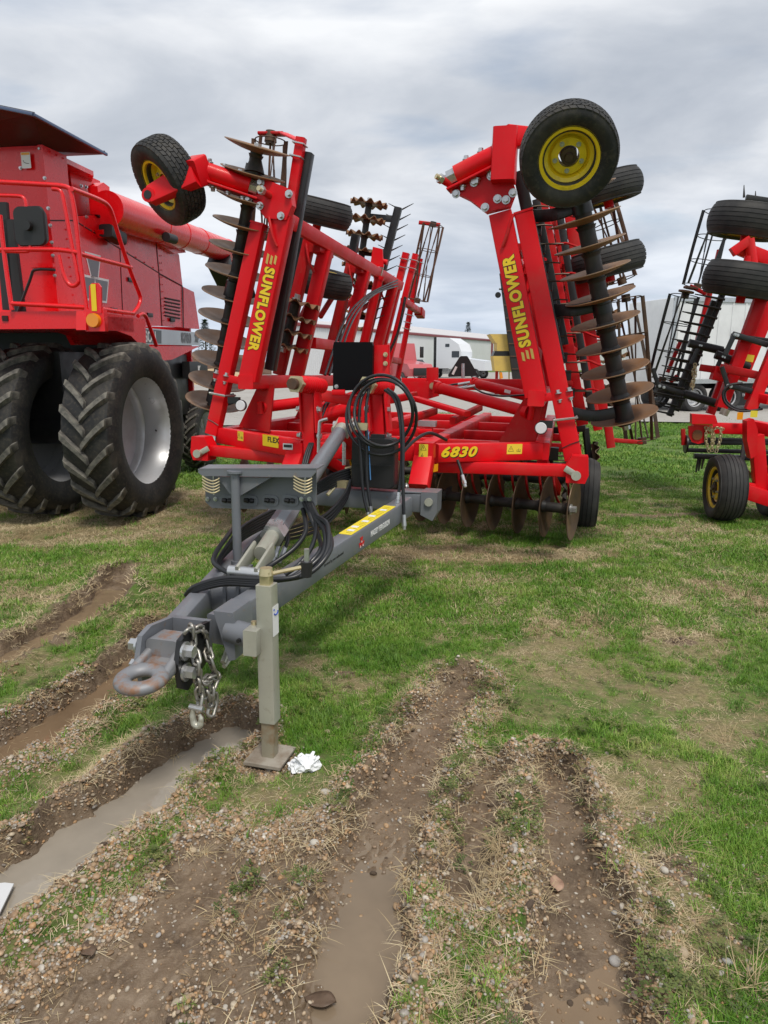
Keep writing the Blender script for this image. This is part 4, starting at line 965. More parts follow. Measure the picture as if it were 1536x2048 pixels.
# decals on the right rail
dR = nrm(rR0-rR1); sn = np.cross(dR, UP); sn = nrm(sn if sn[0] > 0 else -sn); un = np.cross(sn, dR); un = un if un[2] > 0 else -un
def on_rail(px, py, half=.0505):
    o = HF.loc(CAMP); r_ = HF.R@ray(px, py); t = np.dot(rR1+sn*half-o, sn)/np.dot(r_, sn); return o+r_*t
c = on_rail(761, 1056); lettering('MASSEY FERGUSON', DWHT, raR, c, dR, un, .052, 0, .0012, sp=1.1, fit=.31)
c = on_rail(723, 1084)
em = MB()
for (x, y) in ((0, .018), (-.019, -.014), (.019, -.014)):
    f = -1 if y > 0 else -1
    em.prism([c+dR*(x-.021)+un*(y+.015)+sn*.001, c+dR*(x+.021)+un*(y+.015)+sn*.001, c+dR*(x+.010)+un*(y-.017)+sn*.001, c+dR*(x-.010)+un*(y-.017)+sn*.001], sn*.001)
em.build('emblem', DRED, raR); wt = MB()
for (x, y) in ((0, -.002), (-.019, -.03), (.019, -.03)): wt.prism([c+dR*(x-.007)+un*(y-.0)+sn*.0022, c+dR*(x+.007)+un*(y)+sn*.0022, c+dR*x+un*(y+.015)+sn*.0022], sn*.0006)
wt.build('emblem', DWHT, raR)
c = on_rail(690, 1104); lettering('Serviced by your authorized', DGRY if False else DBLK, raR, on_rail(668, 1118), dR, un, .024, 0, 0, stretch=.9)
y0_, y1_ = lerp(rR0, rR1, .13)+un*.0705, lerp(rR0, rR1, .44)+un*.0705
ys = plaque((y0_+y1_)/2, dR, np.cross(un, dR), np.linalg.norm(y1_-y0_), .085, DYEL2, raR, 'warning_sticker')
L_ = np.linalg.norm(y1_-y0_)
for k, xx in enumerate((-.38, -.27, -.08, .1, .33)): plaque(V(xx*L_, .01*(k % 2), .0017), V(1, 0, 0), V(0, 1, 0), .035, .045, DWHT, ys, 'print')
pr = MB()
for k in range(22): pr.beam(V((-.46+.042*k)*L_, -.028, .0017), V((-.46+.042*k)*L_+.012, .03*(random.random()), .0017), .003, .0006, (0, 0, 1), .0002)
pr.build('print', DBLK, ys)
# --- hose rack on a post
P = empty('hose_rack', H)
pb = A(476, 1135, v=-2.3); pv = -2.3
pt = A(470, 946, v=pv)
MB().cyl(pb-V(0, 0, .05), pt+V(0, 0, .005), .024, None, 18).cyl(pb-V(0, 0, .06), pb+V(0, 0, .04), .036, None, 18).cyl(pt-V(0, 0, .0), pt+V(0, 0, .012), .042, None, 18).build('post', GREY, P)
def Pp(x, y, dv=0): return A(x, y, v=pv+dv)
MB().prism([Pp(398, 937, .0), Pp(632, 936, .0), Pp(632, 944, .0), Pp(622, 955, .0), Pp(405, 952, .0), Pp(396, 945, 0)], V(0, .012, 0)).build('rack_lip', GREY, P, 25)
a, b = Pp(396, 938), Pp(633, 938); MB().prism([a, b, b+V(0, .12, .01), a+V(0, .12, .01)], V(0, 0, -.008)).build('rack_top', GREY, P, 25)
MB().prism([Pp(410, 948, .10), Pp(632, 944, .10), Pp(633, 1010, .10), Pp(622, 1021, .10), Pp(424, 1016, .10), Pp(411, 1004, .10)], V(0, .01, 0)).build('rack_plate', GREY, P, 25)
MB().prism([Pp(434, 953, .02), Pp(542, 955, .02), Pp(478, 993, .02), Pp(460, 988, .02)], V(0, .07, 0)).build('rack_gusset', GREY, P, 25)
for x in (455, 499, 540, 580):
    c = Pp(x, 1001, .092); 
    MB().sweep(rsec(.095, .058, .024, 4), c, c+V(0, .012, 0), V(1, 0, 0), UP).build('slot_rim', DGRY, P); MB().sweep(rsec(.078, .040, .018, 4), c-V(0, .002, 0), c+V(0, .006, 0), V(1, 0, 0), UP).build('slot', GREY, P)
    MB().tube([c+V(-.028, -.004, 0), c+V(-.012, -.004, .0), c+V(0, -.004, -.003), c+V(.012, -.004, 0), c+V(.028, -.004, 0)], [.012, .014, .007, .014, .012], 8, 3).build('slot_hole', DBLK, P)
for x in (415, 431, 603, 619): bolt(P, Pp(x, 998, .098), FR, .55)
for x in (422, 606):
    g = empty('hose_clip', H); c = Pp(x, 958, .0)
    MB().cyl(c+V(0, .03, .02), c+V(0, .03, -.09), .006, None, 8).build('clip_rod', ZINC, g)
    for k in range(5):
        z = -.0-.016*k; MB().tube([c+V(-.05, .0, z+.012), c+V(-.03, -.01, z+.004), c+V(-.005, -.015, z-.004), c+V(.02, -.015, z-.008), c+V(.04, -.005, z-.0), c+V(.05, .0, z+.008)], .0045, 6, 3).build('clip_spring', YZINC, g)
# --- parking jack
J = empty('parking_jack', H)
gr = HF.loc(gz(540, 1516, 0)); jv = gr[1]
ju = lambda x, y: A(x, y, v=jv)
b0, t0_ = ju(540, 1508), ju(533, 1168); t0_ = V(t0_[0], jv, t0_[2]); ax = nrm(t0_-b0); sl = ju(540, 1440)
MB().beam(sl, t0_, .072, .072, (0, 1, 0), .007).build('outer_tube', JACKM, J, 25); MB().beam(b0-ax*.03, sl+ax*.1, .058, .058, (0, 1, 0), .005).build('inner_tube', mat('jack_leg_rusty', (.36, .33, .25), .5, metal=.4, noise=[(7, .42, .6, (.26, .13, .045), .85)]), J, 25)
MB().beam(b0-ax*.008-V(0, .09, 0), b0-ax*.008+V(0, .09, 0), .17, .014, UP, .004).build('foot_plate', mat('foot_plate_muddy', (.33, .30, .25), .7, noise=[(12, .4, .7, (.16, .11, .07), .8)]), J)
MB().beam(t0_, t0_+ax*.055, .045, .045, (0, 1, 0), .004).cyl(t0_+ax*.04, t0_+ax*.07, .032, .026, 12).build('gear_head', YZINC, J)
h0 = t0_+ax*.04; h1 = ju(603, 1140); hdl = V(h1[0], jv+.06, h1[2])
MB().tube([h0, lerp(h0, hdl, .95), hdl], .009, 8, 2).build('crank_handle', YZINC, J); MB().cyl(hdl-V(0, 0, .02), hdl+V(.0, 0, .075), .011, None, 10).build('crank_grip', ZINC, J); MB().cyl(hdl-V(0, 0, .045), hdl+V(0, 0, .02), .022, .026, 12).build('grip_cap', PLAS, J)
mt = ju(500, 1275)
MB().cyl(mt+V(-.11, .03, .01), mt+V(.05, 0, 0), .052, None, 22).build('mount_stub', GREY, J); MB().box(ju(524, 1275)+V(-.02, -.03, 0), .06, .1, .11).build('mount_bracket', JACKM, J)
MB().cyl(mt+V(.02, 0, .045), mt+V(.02, 0, .075), .014, None, 10).cyl(mt+V(.02, 0, -.09), mt+V(.02, 0, -.04), .009, None, 8).build('lock_pin', YZINC, J); MB().cyl(mt+V(-.03, -.054, 0), mt+V(-.03, -.04, 0), .009, None, 10).build('pin_hole', DBLK, J)
MB().prism([mt+V(-.17, .0, .1), mt+V(-.08, .0, .1), mt+V(-.07, .0, .07), mt+V(-.07, .0, -.11), mt+V(-.10, .0, -.12)], V(0, .18, 0)).build('mount_saddle', GREY, J, 25)
jc = lerp(sl, t0_, .83)+V(.037, 0, 0)
st = plaque(jc+V(.0005, 0, -.05), V(0, 1, 0), ax, .06, .13, DWHT, J, 'sticker'); MB().tube([V(-.02, .035, .002), V(-.005, .025, .002), V(.018, .028, .002), V(.02, .038, .002)], .003, 6, 4).cyl(V(-.018, .05, .001), V(-.018, .05, .003), .005, None, 10).build('print', BLUE, st)
# --- safety chain draped over the hitch
K = empty('safety_chain', H)
lm = MB().tube([V(math.cos(t)*.0135, math.sin(t)*.0135+(.013 if math.sin(t) > 0 else -.013), 0) for t in np.linspace(0, 2*PI, 17)[:-1]], .0062, 7, 1, True).mesh('chain_link', 60)
def chain(pts, step=.041):
    P = catmull([np.array(p, float) for p in pts], 30); acc = 0; k = 0; last = P[0]; nxt = 0
    for i in range(1, len(P)):
        acc += np.linalg.norm(P[i]-P[i-1])
        if acc >= nxt:
            d = nrm(P[i]-P[i-1]); ex, ey = perp(d); a = PI/2*k+.6; z = ex*math.cos(a)+ey*math.sin(a); x = np.cross(d, z)
            link('chain_link', lm, CHAINM, K, None, basis(P[i], x, d, z) @ Matrix.Scale(1.2, 4)); k += 1; nxt += step
cv = hv-.03
cs = lambda x, y, v=None: A(x, y, u=hx+(.140 if v is None else .10))
chain([cs(383, 1262, hv-.02), cs(385, 1285, hv-.10), cs(393, 1320), cs(396, 1365), cs(400, 1400), cs(394, 1420)])
chain([cs(405, 1262, hv-.02), cs(412, 1290, hv-.10), cs(422, 1325), cs(432, 1355), cs(424, 1385), cs(428, 1400), cs(422, 1425)])
chain([cs(432, 1352), cs(412, 1362), cs(414, 1385), cs(420, 1405)])
chain([cs(378, 1262, hv+.0), cs(395, 1258, hv-.01), cs(408, 1262, hv+.0)])
hp_ = cs(393, 1428); MB().tube([hp_+V(-.012, 0, .03), hp_+V(-.018, 0, -.01), hp_+V(-.010, 0, -.045), hp_+V(.012, 0, -.05), hp_+V(.02, 0, -.02), hp_+V(.012, 0, .0)], [.010, .013, .015, .014, .011, .008], 10, 5).build('chain_hook', JACKM, K); MB().cyl(hp_+V(-.03, 0, .03), hp_+V(.03, 0, .025), .012, None, 12).build('hook_bolt', ZINC, K)
MB().tube([cs(470, 1265, hv-.05), cs(460, 1285, hv-.05), cs(452, 1310, hv-.08), cs(446, 1325, hv-.08)], .014, 8, 5).build('chain_tail', JACKM, K); MB().tube([cs(472, 1272, hv-.03), cs(466, 1295, hv-.05), cs(458, 1318, hv-.08), cs(448, 1333, hv-.08)], .011, 8, 5).build('chain_tail', JACKM, K)
# --- black storage case on the yoke
cc0, cc1 = A(703, 975, v=-.72), A(789, 975, v=-.72); ch = A(703, 876, v=-.72)[2]-cc0[2]; cw = cc1[0]-cc0[0]
cm = (cc0+cc1)/2; cs_ = empty('storage_case', H, V(cm[0], -.65, cm[2]))
MB().sweep(rsec(cw, ch, .035, 4), V(0, -.075, ch/2), V(0, .03, ch/2), V(1, 0, 0), UP, None).build('case_shell', PLAS, cs_, 40); MB().sweep(rsec(cw*.97, ch*.97, .04, 4), V(0, -.095, ch/2), V(0, -.074, ch/2), V(1, 0, 0), UP, rsec(cw, ch, .035, 4)).build('case_lid', PLAS, cs_, 40)
MB().box(V(0, -.1, ch*.46), cw*.86, .006, .012).box(V(-cw*.2, -.1, ch*.25), .012, .006, ch*.3).build('lid_rib', PLAS, cs_); MB().box(V(.03, -.06, ch+.01), .1, .05, .03).build('case_handle', PLAS, cs_)
# --- coil of hoses hung on the right turnbuckle, ends dangling
def hz3(pts): return [A(x, y, v=v) for x, y, v in pts]
for k, (cx_, cy_, rx, ry) in enumerate(((763, 830, 70, 76), (762, 822, 64, 72), (767, 826, 58, 66))):
    pts = [(cx_+rx*math.cos(t), cy_+ry*math.sin(t)+ (4 if k == 0 else 0), -.80-.03*k+.05*math.sin(2*t)) for t in np.linspace(-2.4, 2*PI-2.0, 26)]
    hose(H, hz3(pts), .0115)
hose(H, hz3([(735, 775, -.72), (722, 800, -.8), (718, 850, -.84), (722, 920, -.86), (727, 990, -.88), (737, 1030, -.9)]), .0115, None, (0, 1))
hose(H, hz3([(738, 778, -.74), (732, 820, -.8), (733, 880, -.84), (734, 960, -.86), (742, 1018, -.88)]), .0115, None, (0, 1))
hose(H, hz3([(770, 780, -.74), (790, 800, -.8), (801, 850, -.84), (803, 930, -.86), (797, 990, -.9)]), .0115, None, (0, 1))
hose(H, hz3([(775, 778, -.74), (797, 800, -.8), (806, 860, -.86), (806, 960, -.92), (808, 1035, -.95)]), .0115, None, (0, 1))
hose(H, hz3([(735, 850, -.80), (738, 900, -.82), (741, 960, -.85)]), .004, HOSEB, name='hose_print')
MB().box(A(723, 853, v=-.87), .09, .03, .05).build('hose_block', YZINC, H)
hose(H, hz3([(806, 905, -.7), (830, 880, -.5), (860, 866, -.3), (893, 880, -.1)]), .013); hose(H, hz3([(915, 920, -.02), (922, 940, -.05), (926, 955, -.08)]), .012, None, (0, 1))
# bundle along the drawbar and drooping loops under the rack
for k in range(6):
    o = k*5
    hose(H, hz3([(700, 938+o*.9, -.7), (668, 948+o*1.0, -.85), (632, 968+o*.8, -1.1), (560, 1012+o, -1.6), (490, 1050+o, -2.05), (452-o*.5, 1095+o, -2.3), (432+o*.3, 1128+o*.4, -2.45)]), .0115)
for k in range(3):
    MB().cyl(A(690, 938+k*6, v=-.72), A(708, 934+k*6, v=-.68), .014, None, 8).build('hose_coupling', YZINC, H)
for k, (x0, x1, yb) in enumerate(((622, 648, 1060), (616, 640, 1080), (630, 660, 1070), (626, 655, 1050))):
    hose(H, hz3([(x0-8, 1005, -2.2), (x0+4, 1030, -2.25), (x1, yb, -2.35), (x1-2, 1105, -2.5), (x1-40, 1142+2*k, -2.6), (580-k*10, 1156+k*2, -2.65), (520, 1158+k*4, -2.68), (450, 1156+k*4, -2.7), (392, 1172+k*3, -2.72), (372+k*2, 1190, -2.7)]), .0125)
hose(H, hz3([(606, 1018, -2.2), (612, 1060, -2.3), (590, 1095, -2.4), (545, 1128, -2.5), (510, 1148, -2.6), (470, 1150, -2.65), (430, 1128, -2.6), (432, 1105, -2.5), (455, 1072, -2.3), (470, 1052, -2.1)]), .013)
hose(H, hz3([(618, 1015, -2.2), (632, 1050, -2.3), (625, 1090, -2.45), (602, 1125, -2.55), (570, 1150, -2.6)]), .0115)
for x, y in ((560, 1075), (572, 1078), (534, 1090)): hose(H, hz3([(x, y-30, -1.9), (x+4, y, -2.05), (x-4, y+22, -2.1)]), .011, None, (0, 1))
for k in range(4): hose(H, hz3([(700, 960+5*k, -.75), (688, 990+6*k, -.9), (650, 1030+7*k, -1.2), (600, 1050+8*k, -1.5), (560, 1062+6*k, -1.8)]), .011)
MB().box(A(682, 968, v=-.8), .1, .06, .05).cyl(A(668, 975, v=-.85), A(655, 990, v=-.9), .014, None, 8).build('pipe_fitting', YZINC, H)
MB().tube(hz3([(637, 905, -.45), (639, 850, -.45), (642, 842, -.45), (655, 838, -.44)]), .014, 8, 3).build('pin_rod', ZINC, H); MB().cyl(A(688, 930, v=-.4), A(688, 880, v=-.4), .016, None, 10).build('pin_rod', ZINC, H)
for k in range(3): hose(H, hz3([(604+4*k, 935, -.5), (612+4*k, 905, -.4), (622+3*k, 880, -.3), (630+3*k, 850, -.15)]), .011)
# ================================================================== the combine harvester at the left
o_ = gz(298, 1040); CF = Frame(o_, 8.0); CA = CF.at
CB = empty('combine_harvester', mw=CF.mat()); tag(CB, 'red combine harvester with big dual tyres and ladder railing', 'combine harvester')
ct = CA(305, 862, u=0); tc_v, tc_z = ct[1], ct[2]
TR, TW, RR = tc_z-.0, .56, .60
def ag_tyre_meshes():
    R0 = TR-.05
    ty = MB().lathe([(RR-.02, TW*.42), (RR+.03, TW*.46), (RR+(R0-RR)*.5, TW*.5), (R0-.06, TW*.49), (R0-.01, TW*.43), (R0+.004, TW*.2), (R0+.006, 0), (R0+.004, -TW*.2), (R0-.01, -TW*.43), (R0-.06, -TW*.49), (R0-.16, -TW*.5), (RR+.03, -TW*.46), (RR-.02, -TW*.42), (RR-.05, 0)], (0, 0, 0), (0, 0, 1), 72, True).mesh('tyre', 45)
    lug = MB(); K = 9; secs = []
    for k in range(K+1):
        t = k/K; y = -.02+(TW*.5+.012)*t; a = -(.30*(t**.85)-.02); w = .024+.010*t+.008*(1-t)
        r1 = TR-.003*t if t < .86 else TR-.003-.10*((t-.86)/.14)**1.4; r0 = min(R0-.02, r1-.03)
        secs.append((y, a, w, r0, r1))
    vs = []
    for y, a, w, r0, r1 in secs:
        for rr_, dw in ((r0, 1.5), (r1, 1.0), (r1, -1.0), (r0, -1.5)):
            b = a+dw*w/rr_; vs.append((rr_*math.cos(b), rr_*math.sin(b), y))
    fs = [(0, 1, 2, 3), tuple(4*K+i for i in (3, 2, 1, 0))]
    for k in range(K):
        for i in range(4): j = (i+1) % 4; fs.append((4*k+i, 4*k+j, 4*k+4+j, 4*k+4+i))
    lug.add(vs, fs); lm_ = lug.mesh('tread_lug', 40)
    return ty, lm_
TYM, LUGM = ag_tyre_meshes()
RIMM = MB().lathe([(RR+.012, TW*.44), (RR+.012, TW*.415), (RR-.02, TW*.405), (RR-.028, TW*.36), (RR-.034, TW*.30), (RR-.05, TW*.24), (RR-.06, TW*.0), (RR-.066, -TW*.10), (RR-.06, -TW*.12), (RR-.06, -TW*.135), (RR-.07, -TW*.155), (RR-.08, -TW*.30), (RR*.72, -TW*.33), (RR*.68, -TW*.36), (.14, -TW*.36), (.12, -TW*.30), (.0, -TW*.30)], (0, 0, 0), (0, 0, 1), 56).mesh('rim', 40)
def ag_wheel(c, rim=True, sc=1.0, lean=0):
    e = empty('wheel', CB, mw=axmat(c, (1, 0, 0), .07) @ Matrix.Scale(sc, 4))
    link('tyre', TYM, RUBB, e)
    n = 21
    for i in range(n):
        for s in (0, 1):
            m = Matrix.Rotation(2*PI*(i+.5*s)/n, 4, 'Z') @ (Matrix.Identity(4) if s == 0 else Matrix.Diagonal((1, 1, -1, 1)))
            link('tread_lug', LUGM, LUG, e, None, m)
    link('rim', RIMM, SILV, e)
    MB().tube([V(-(RR-.06), .08, TW*.1), V(-(RR-.09), .08, TW*.12), V(-(RR-.1), .085, TW*.15)], .008, 6, 1).build('valve', DBLK, e)
    return e
ag_wheel(V(-TW*.5, tc_v, tc_z)); ag_wheel(V(-TW*.5-1.02, tc_v, tc_z))
rt = CA(408, 852, u=-.75); 
rw = empty('rear_wheel', CB, mw=axmat(V(rt[0]-.2, rt[1]+.3, .56), (1, 0, 0), .2) @ Matrix.Scale(.56/TR, 4)); link('tyre', TYM, RUBB, rw); link('rim', RIMM, SILV, rw)
for i in range(21):
    for s in (0, 1): link('tread_lug', LUGM, LUG, rw, None, Matrix.Rotation(2*PI*(i+.5*s)/21, 4, 'Z') @ (Matrix.Identity(4) if s == 0 else Matrix.Diagonal((1, 1, -1, 1))))
us = -.85
def S(x, y, u=us): return CA(x, y, u=u)
def cpoly(name, px, u, off, m=CRED, parent=CB, angle=25): return MB().prism([CA(x, y, u=u) for x, y in px], off).build(name, m, parent, angle)
# side panels on the right-hand side of the body
cpoly('side_panel', [(84, 289), (133, 312), (138, 375), (150, 432), (194, 430), (312, 481), (318, 545), (150, 440), (100, 440)], us, V(-.05, 0, 0))
cpoly('side_panel', [(100, 441), (149, 442), (317, 547), (323, 652), (286, 652), (286, 690), (150, 690), (124, 640)], us, V(-.05, 0, 0))
cpoly('upper_panel', [(139, 334), (200, 362), (215, 440), (150, 430)], us-.22, V(-.05, 0, 0))
cpoly('rear_panel', [(313, 482), (358, 509), (365, 571), (319, 546)], us-.008, V(-.05, 0, 0)); cpoly('rear_panel', [(319, 548), (365, 573), (367, 655), (324, 652)], us-.008, V(-.05, 0, 0)); cpoly('rear_panel', [(367, 574), (388, 584), (399, 658), (368, 656)], us-.012, V(-.05, 0, 0))
cpoly('rear_panel', [(286, 692), (400, 692), (345, 719), (322, 722), (286, 700)], us, V(-.05, 0, 0))
st_a, st_b = S(286, 672), S(399, 676)
strip = cpoly('model_strip', [(250, 652), (398, 665), (400, 691), (250, 688)], us+.006, V(-.03, 0, 0), mat('silver_band', (.50, .53, .56), .3, metal=.4))
dS = V(0, 1, 0)
cpoly('dark_band', [(250, 655), (323, 661), (323, 687), (250, 685)], us+.010, V(-.006, 0, 0), mat('band_dark', (.10, .12, .14), .4))
hS = S(310, 660)[2]-S(310, 688)[2]
for txt, x, y, sz, m_, st in (('MASSEY FERGUSON', 262, 672, .20, DWHT, .8), ('8780', 373, 677, .20, DGRY, .9), ('XP', 394, 678, .16, DGRY, .8)):
    lettering(txt, m_, CB, S(x, y, us+.0115), dS, UP, sz, 0, .006, stretch=st)
# grey keystone emblem
ec = S(189, 556, us+.001)
for (x, y) in ((0, .125), (-.145, -.125), (.145, -.125)):
    for k, m_ in ((1.22, DWHT), (1.0, DGRY)):
        MB().prism([ec+V(.001+(0 if k > 1.1 else .002), x-.14*k, y+.115*k), ec+V(.001+(0 if k > 1.1 else .002), x+.14*k, y+.115*k), ec+V(.001+(0 if k > 1.1 else .002), x+.065*k, y-.11*k), ec+V(.001+(0 if k > 1.1 else .002), x-.065*k, y-.11*k)], V(.003, 0, 0)).build('emblem', m_, CB)
# front wall of the body, facing the camera
c0, c1 = S(84, 289), S(122, 640); vf = (c0[1]+c1[1])/2
def FW(x, y): return CA(x, y, v=vf+.02)
MB().prism([V(us-.001, vf, c0[2]), V(us-.001, vf, c1[2]+.0), V(us-3.0, vf, c1[2]+.0), V(us-3.0, vf, c0[2])], V(0, .05, 0)).build('front_panel', CRED, CB)
MB().prism([FW(46, 300)-V(0, .03, 0), FW(82, 300)-V(0, .03, 0), FW(94, 352)-V(0, .03, 0), FW(96, 372)-V(0, .03, 0), FW(50, 372)-V(0, .03, 0)], V(0, .03, 0)).build('access_cover', CRED, CB)
o = plaque(FW(60, 324)-V(0, .065, 0), V(1, 0, 0), UP, .10, .15, DWHT, CB, 'caution_sticker'); plaque(V(0, .06, .0018), V(1, 0, 0), V(0, 1, 0), .09, .022, AMBR, o, 'print'); MB().tube([V(-.03, .0, .002), V(-.02, -.02, .002), V(.01, -.03, .002), V(.03, -.03, .002)], .003, 5, 2).build('print', DBLK, o)
for x, y in ((94, 358), (101, 418), (105, 452), (108, 486), (110, 512), (114, 552), (46, 338), (84, 300)): bolt(CB, FW(x, y)-V(0, .035, 0), FR, .8)
for x, y in ((171, 374), (205, 446), (172, 434), (161, 372)): bolt(CB, S(x, y, us+.001), (1, 0, 0), .9)
MB().prism([V(us-.04, vf+.02, c0[2]), V(us-3, vf+.02, c0[2]), V(us-3, vf+5.4, c0[2]), V(us-.04, vf+1.0, c0[2])], V(0, 0, -.05)).build('body_top', CRED, CB)
bk = S(385, 600); MB().prism([V(us-.05, bk[1]-.05, 1.1), V(us-2.9, bk[1]-.05, 1.1), V(us-2.9, bk[1]-.05, 2.3), V(us-.05, bk[1]-.05, 2.2)], V(0, .05, 0)).build('rear_wall', CRED, CB)
# black underbody, axle; the block's black holds the shade above the tyres
MB().box(V(us-1.5, (vf+bk[1])/2, 1.35), 2.8, bk[1]-vf-.2, .9).build('shaded_underbody', BLACK, CB); MB().cyl(V(-.6, tc_v, tc_z), V(-3.5, tc_v, tc_z), .16, None, 18).build('drive_axle', BLACK, CB)
MB().cyl(V(rt[0]-.3, rt[1]+.3, .56), V(rt[0]-2.6, rt[1]+.3, .56), .1, None, 14).build('steer_axle', BLACK, CB); MB().box(V(rt[0]-.55, rt[1]+.2, .95), .3, .5, .8).build('axle_bracket', BLACK, CB)
rb = S(375, 740, us); MB().box(rb+V(0, .3, .0), .12, .7, .25).build('rear_hitch_box', PLAS, CB); lettering('K', DWHT, CB, rb+V(.062, .3, 0), dS, UP, .14, 0, .01)
# black folding hopper extension
ht = c0[2]; f0 = V(us-.02, vf+.02, ht); f1 = S(160, 338, us-.1)
e0, e1 = CA(66, 229, u=us+.42), CA(213, 308, u=us+.50)
e0 = CA(66, 229, v=vf-.55); e1 = CA(213, 309, u=e0[0]+.05)
f1 = V(us-.1, e1[1]-.55, ht-.02)
MB().prism([f0, e0, e1, f1], V(-.03, 0, .03)).build('hopper_flap', PLAS, CB, 20); eL = CA(-60, 203, v=e0[1]-.1); fL = V(us-2.9, vf+.02, ht)
MB().prism([f0, fL, eL, e0], V(0, .03, .03)).build('hopper_flap', PLAS, CB, 20); MB().prism([f1, e1, V(us-3.4, e1[1], e1[2]), V(us-2.9, f1[1], ht)], V(0, -.03, .03)).build('hopper_flap', PLAS, CB, 20)
for a, b in ((e0, e1), (eL, e0)): MB().beam(a, b, .03, .03, UP, .006).build('flap_rim', mat('flap_rim_steel', (.10, .13, .22), .35, metal=.3), CB)
# unloading auger folded back along the side
a0, a1 = CA(214, 418, u=us+.12), CA(470, 508, u=us+.12)
MB().cyl(a0, lerp(a0, a1, .45), .20, None, 28).cyl(lerp(a0, a1, .44), a1, .185, None, 28).build('unloading_auger', CRED, CB); 
for t in (.30, .45, .62, .9): c = lerp(a0, a1, t); d = nrm(a1-a0); MB().cyl(c-d*.012, c+d*.012, .206 if t < .5 else .192, None, 28).build('auger_band', CRED, CB)
sp0 = CA(437, 520, u=us+.12); sp1 = CA(455, 575, u=us+.12); MB().beam(sp0, sp1, .36, .34, (0, 1, 0), .08, .26, .26).build('auger_spout', PLAS, CB)
al = CA(335, 475, u=us+.33); MB().cyl(al-V(0, .05, 0), al+V(.02, .16, 0), .06, None, 16).build('auger_light', PLAS, CB)
cpoly('auger_saddle', [(300, 470), (365, 492), (372, 505), (350, 508), (325, 492)], us+.05, V(-.1, 0, 0)); cpoly('pillar', [(195, 372), (207, 365), (219, 374), (221, 435), (200, 430)], us+.02, V(-.12, 0, 0)); bolt(CB, S(210, 392, us+.022), (1, 0, 0), 1.2, YZINC)
cpoly('auger_cradle', [(194, 429), (225, 432), (330, 478), (335, 490), (250, 462), (205, 440)], us+.03, V(-.3, 0, 0), BLACK)
ll = S(222, 468, us+.12); cpoly('lamp_bracket', [(187, 460), (215, 456), (216, 478), (195, 476)], us+.001, V(.10, 0, 0)); MB().beam(ll+V(.0, -.12, .02), ll+V(0, .22, -.02), .16, .14, UP, .03).build('side_lamp', PLAS, CB)
# platform with rail, lamps and handholds
up_ = -.15; pc0 = CA(176, 640, u=up_); vp = pc0[1]; zt_ = CA(176, 622, u=up_)[2]; zb_ = CA(176, 657, u=up_)[2]
MB().prism([V(up_, vp, zt_), V(up_, vp, zb_), V(-4, vp, zb_), V(-4, vp, zt_)], V(0, .9, 0)).build('platform', CRED, CB)
MB().box(V(us-1.5, tc_v+.75, 1.35), 3.2, .1, 1.5).build('shaded_underbody', DBLK, CB); MB().box(V(us-1.4, tc_v+.35, zb_+.1), 2.8, .9, .1).build('shaded_underbody', DBLK, CB)  # black wall and slab put in as the shadow between platform and tyres
pa = [(205, 632), (291, 638), (292, 690), (278, 688), (262, 672), (235, 662), (205, 657)]
cpoly('fender', pa, up_+.0, V(-.7, 0, 0)); cpoly('fender', [(172, 622), (208, 627), (208, 658), (172, 660)], up_+.01, V(-.1, 0, 0))
lz = CA(190, 641, v=vp-.03); MB().cyl(lz, lz+V(.0, -.05, 0), .07, .062, 20).build('turn_lamp', ORNG, CB); MB().box(lz+V(.0, .02, 0), .2, .06, .2).build('lamp_plate', CRED, CB)
rp = [CA(x, y, v=vp-.05) for x, y in ((178, 572), (184, 566), (196, 566), (202, 574), (203, 626), (178, 626))]
MB().prism(rp, V(0, .02, 0)).build('reflector_board', CRED, CB); MB().prism([CA(x, y, v=vp-.055) for x, y in ((181, 568), (191, 568), (194, 622), (184, 622))], V(0, -.002, 0)).build('reflector_strip', DYEL, CB)
def rail(px, r=.022, v=None, u=None, name='rail'):
    P = [CA(x, y, v=(vp-.02)) if u is None else CA(x, y, u=u) for x, y in px]; return MB().tube(P, r, 10, 4).build(name, CRED, CB, 60)
rail([(-30, 362), (0, 364), (70, 368), (125, 372), (140, 378)]); rail([(140, 376), (150, 430), (160, 520), (174, 622)]); rail([(-30, 501), (0, 500), (60, 499), (120, 500), (158, 506)]); rail([(20, 607), (100, 611), (172, 615)])
rail([(0, 430), (10, 520), (24, 620)]); 
sr = lambda px: rail(px, .022, None, up_-.03)
sr([(143, 378), (175, 390), (205, 403), (216, 412), (224, 428), (240, 480), (262, 545), (278, 585), (281, 600), (276, 615), (266, 627)]); sr([(160, 508), (200, 519), (240, 529), (262, 535)]); sr([(203, 618), (235, 623), (267, 627)])
sr([(276, 632), (285, 628), (292, 634), (300, 655), (313, 692)])
rail([(105, 378), (118, 380), (126, 395), (140, 470), (155, 550), (156, 565), (147, 572), (136, 566), (126, 545), (118, 510)], .020)
rail([(0, 391), (35, 392), (47, 396), (52, 410), (56, 450), (61, 490), (58, 500), (48, 503), (0, 502)], .017, name='mirror_arm')
mc = CA(55, 451, v=vp-.06); mw_ = CA(86, 451, v=vp-.06)[0]-CA(24, 451, v=vp-.06)[0]; mh = CA(55, 411, v=vp-.06)[2]-CA(55, 492, v=vp-.06)[2]
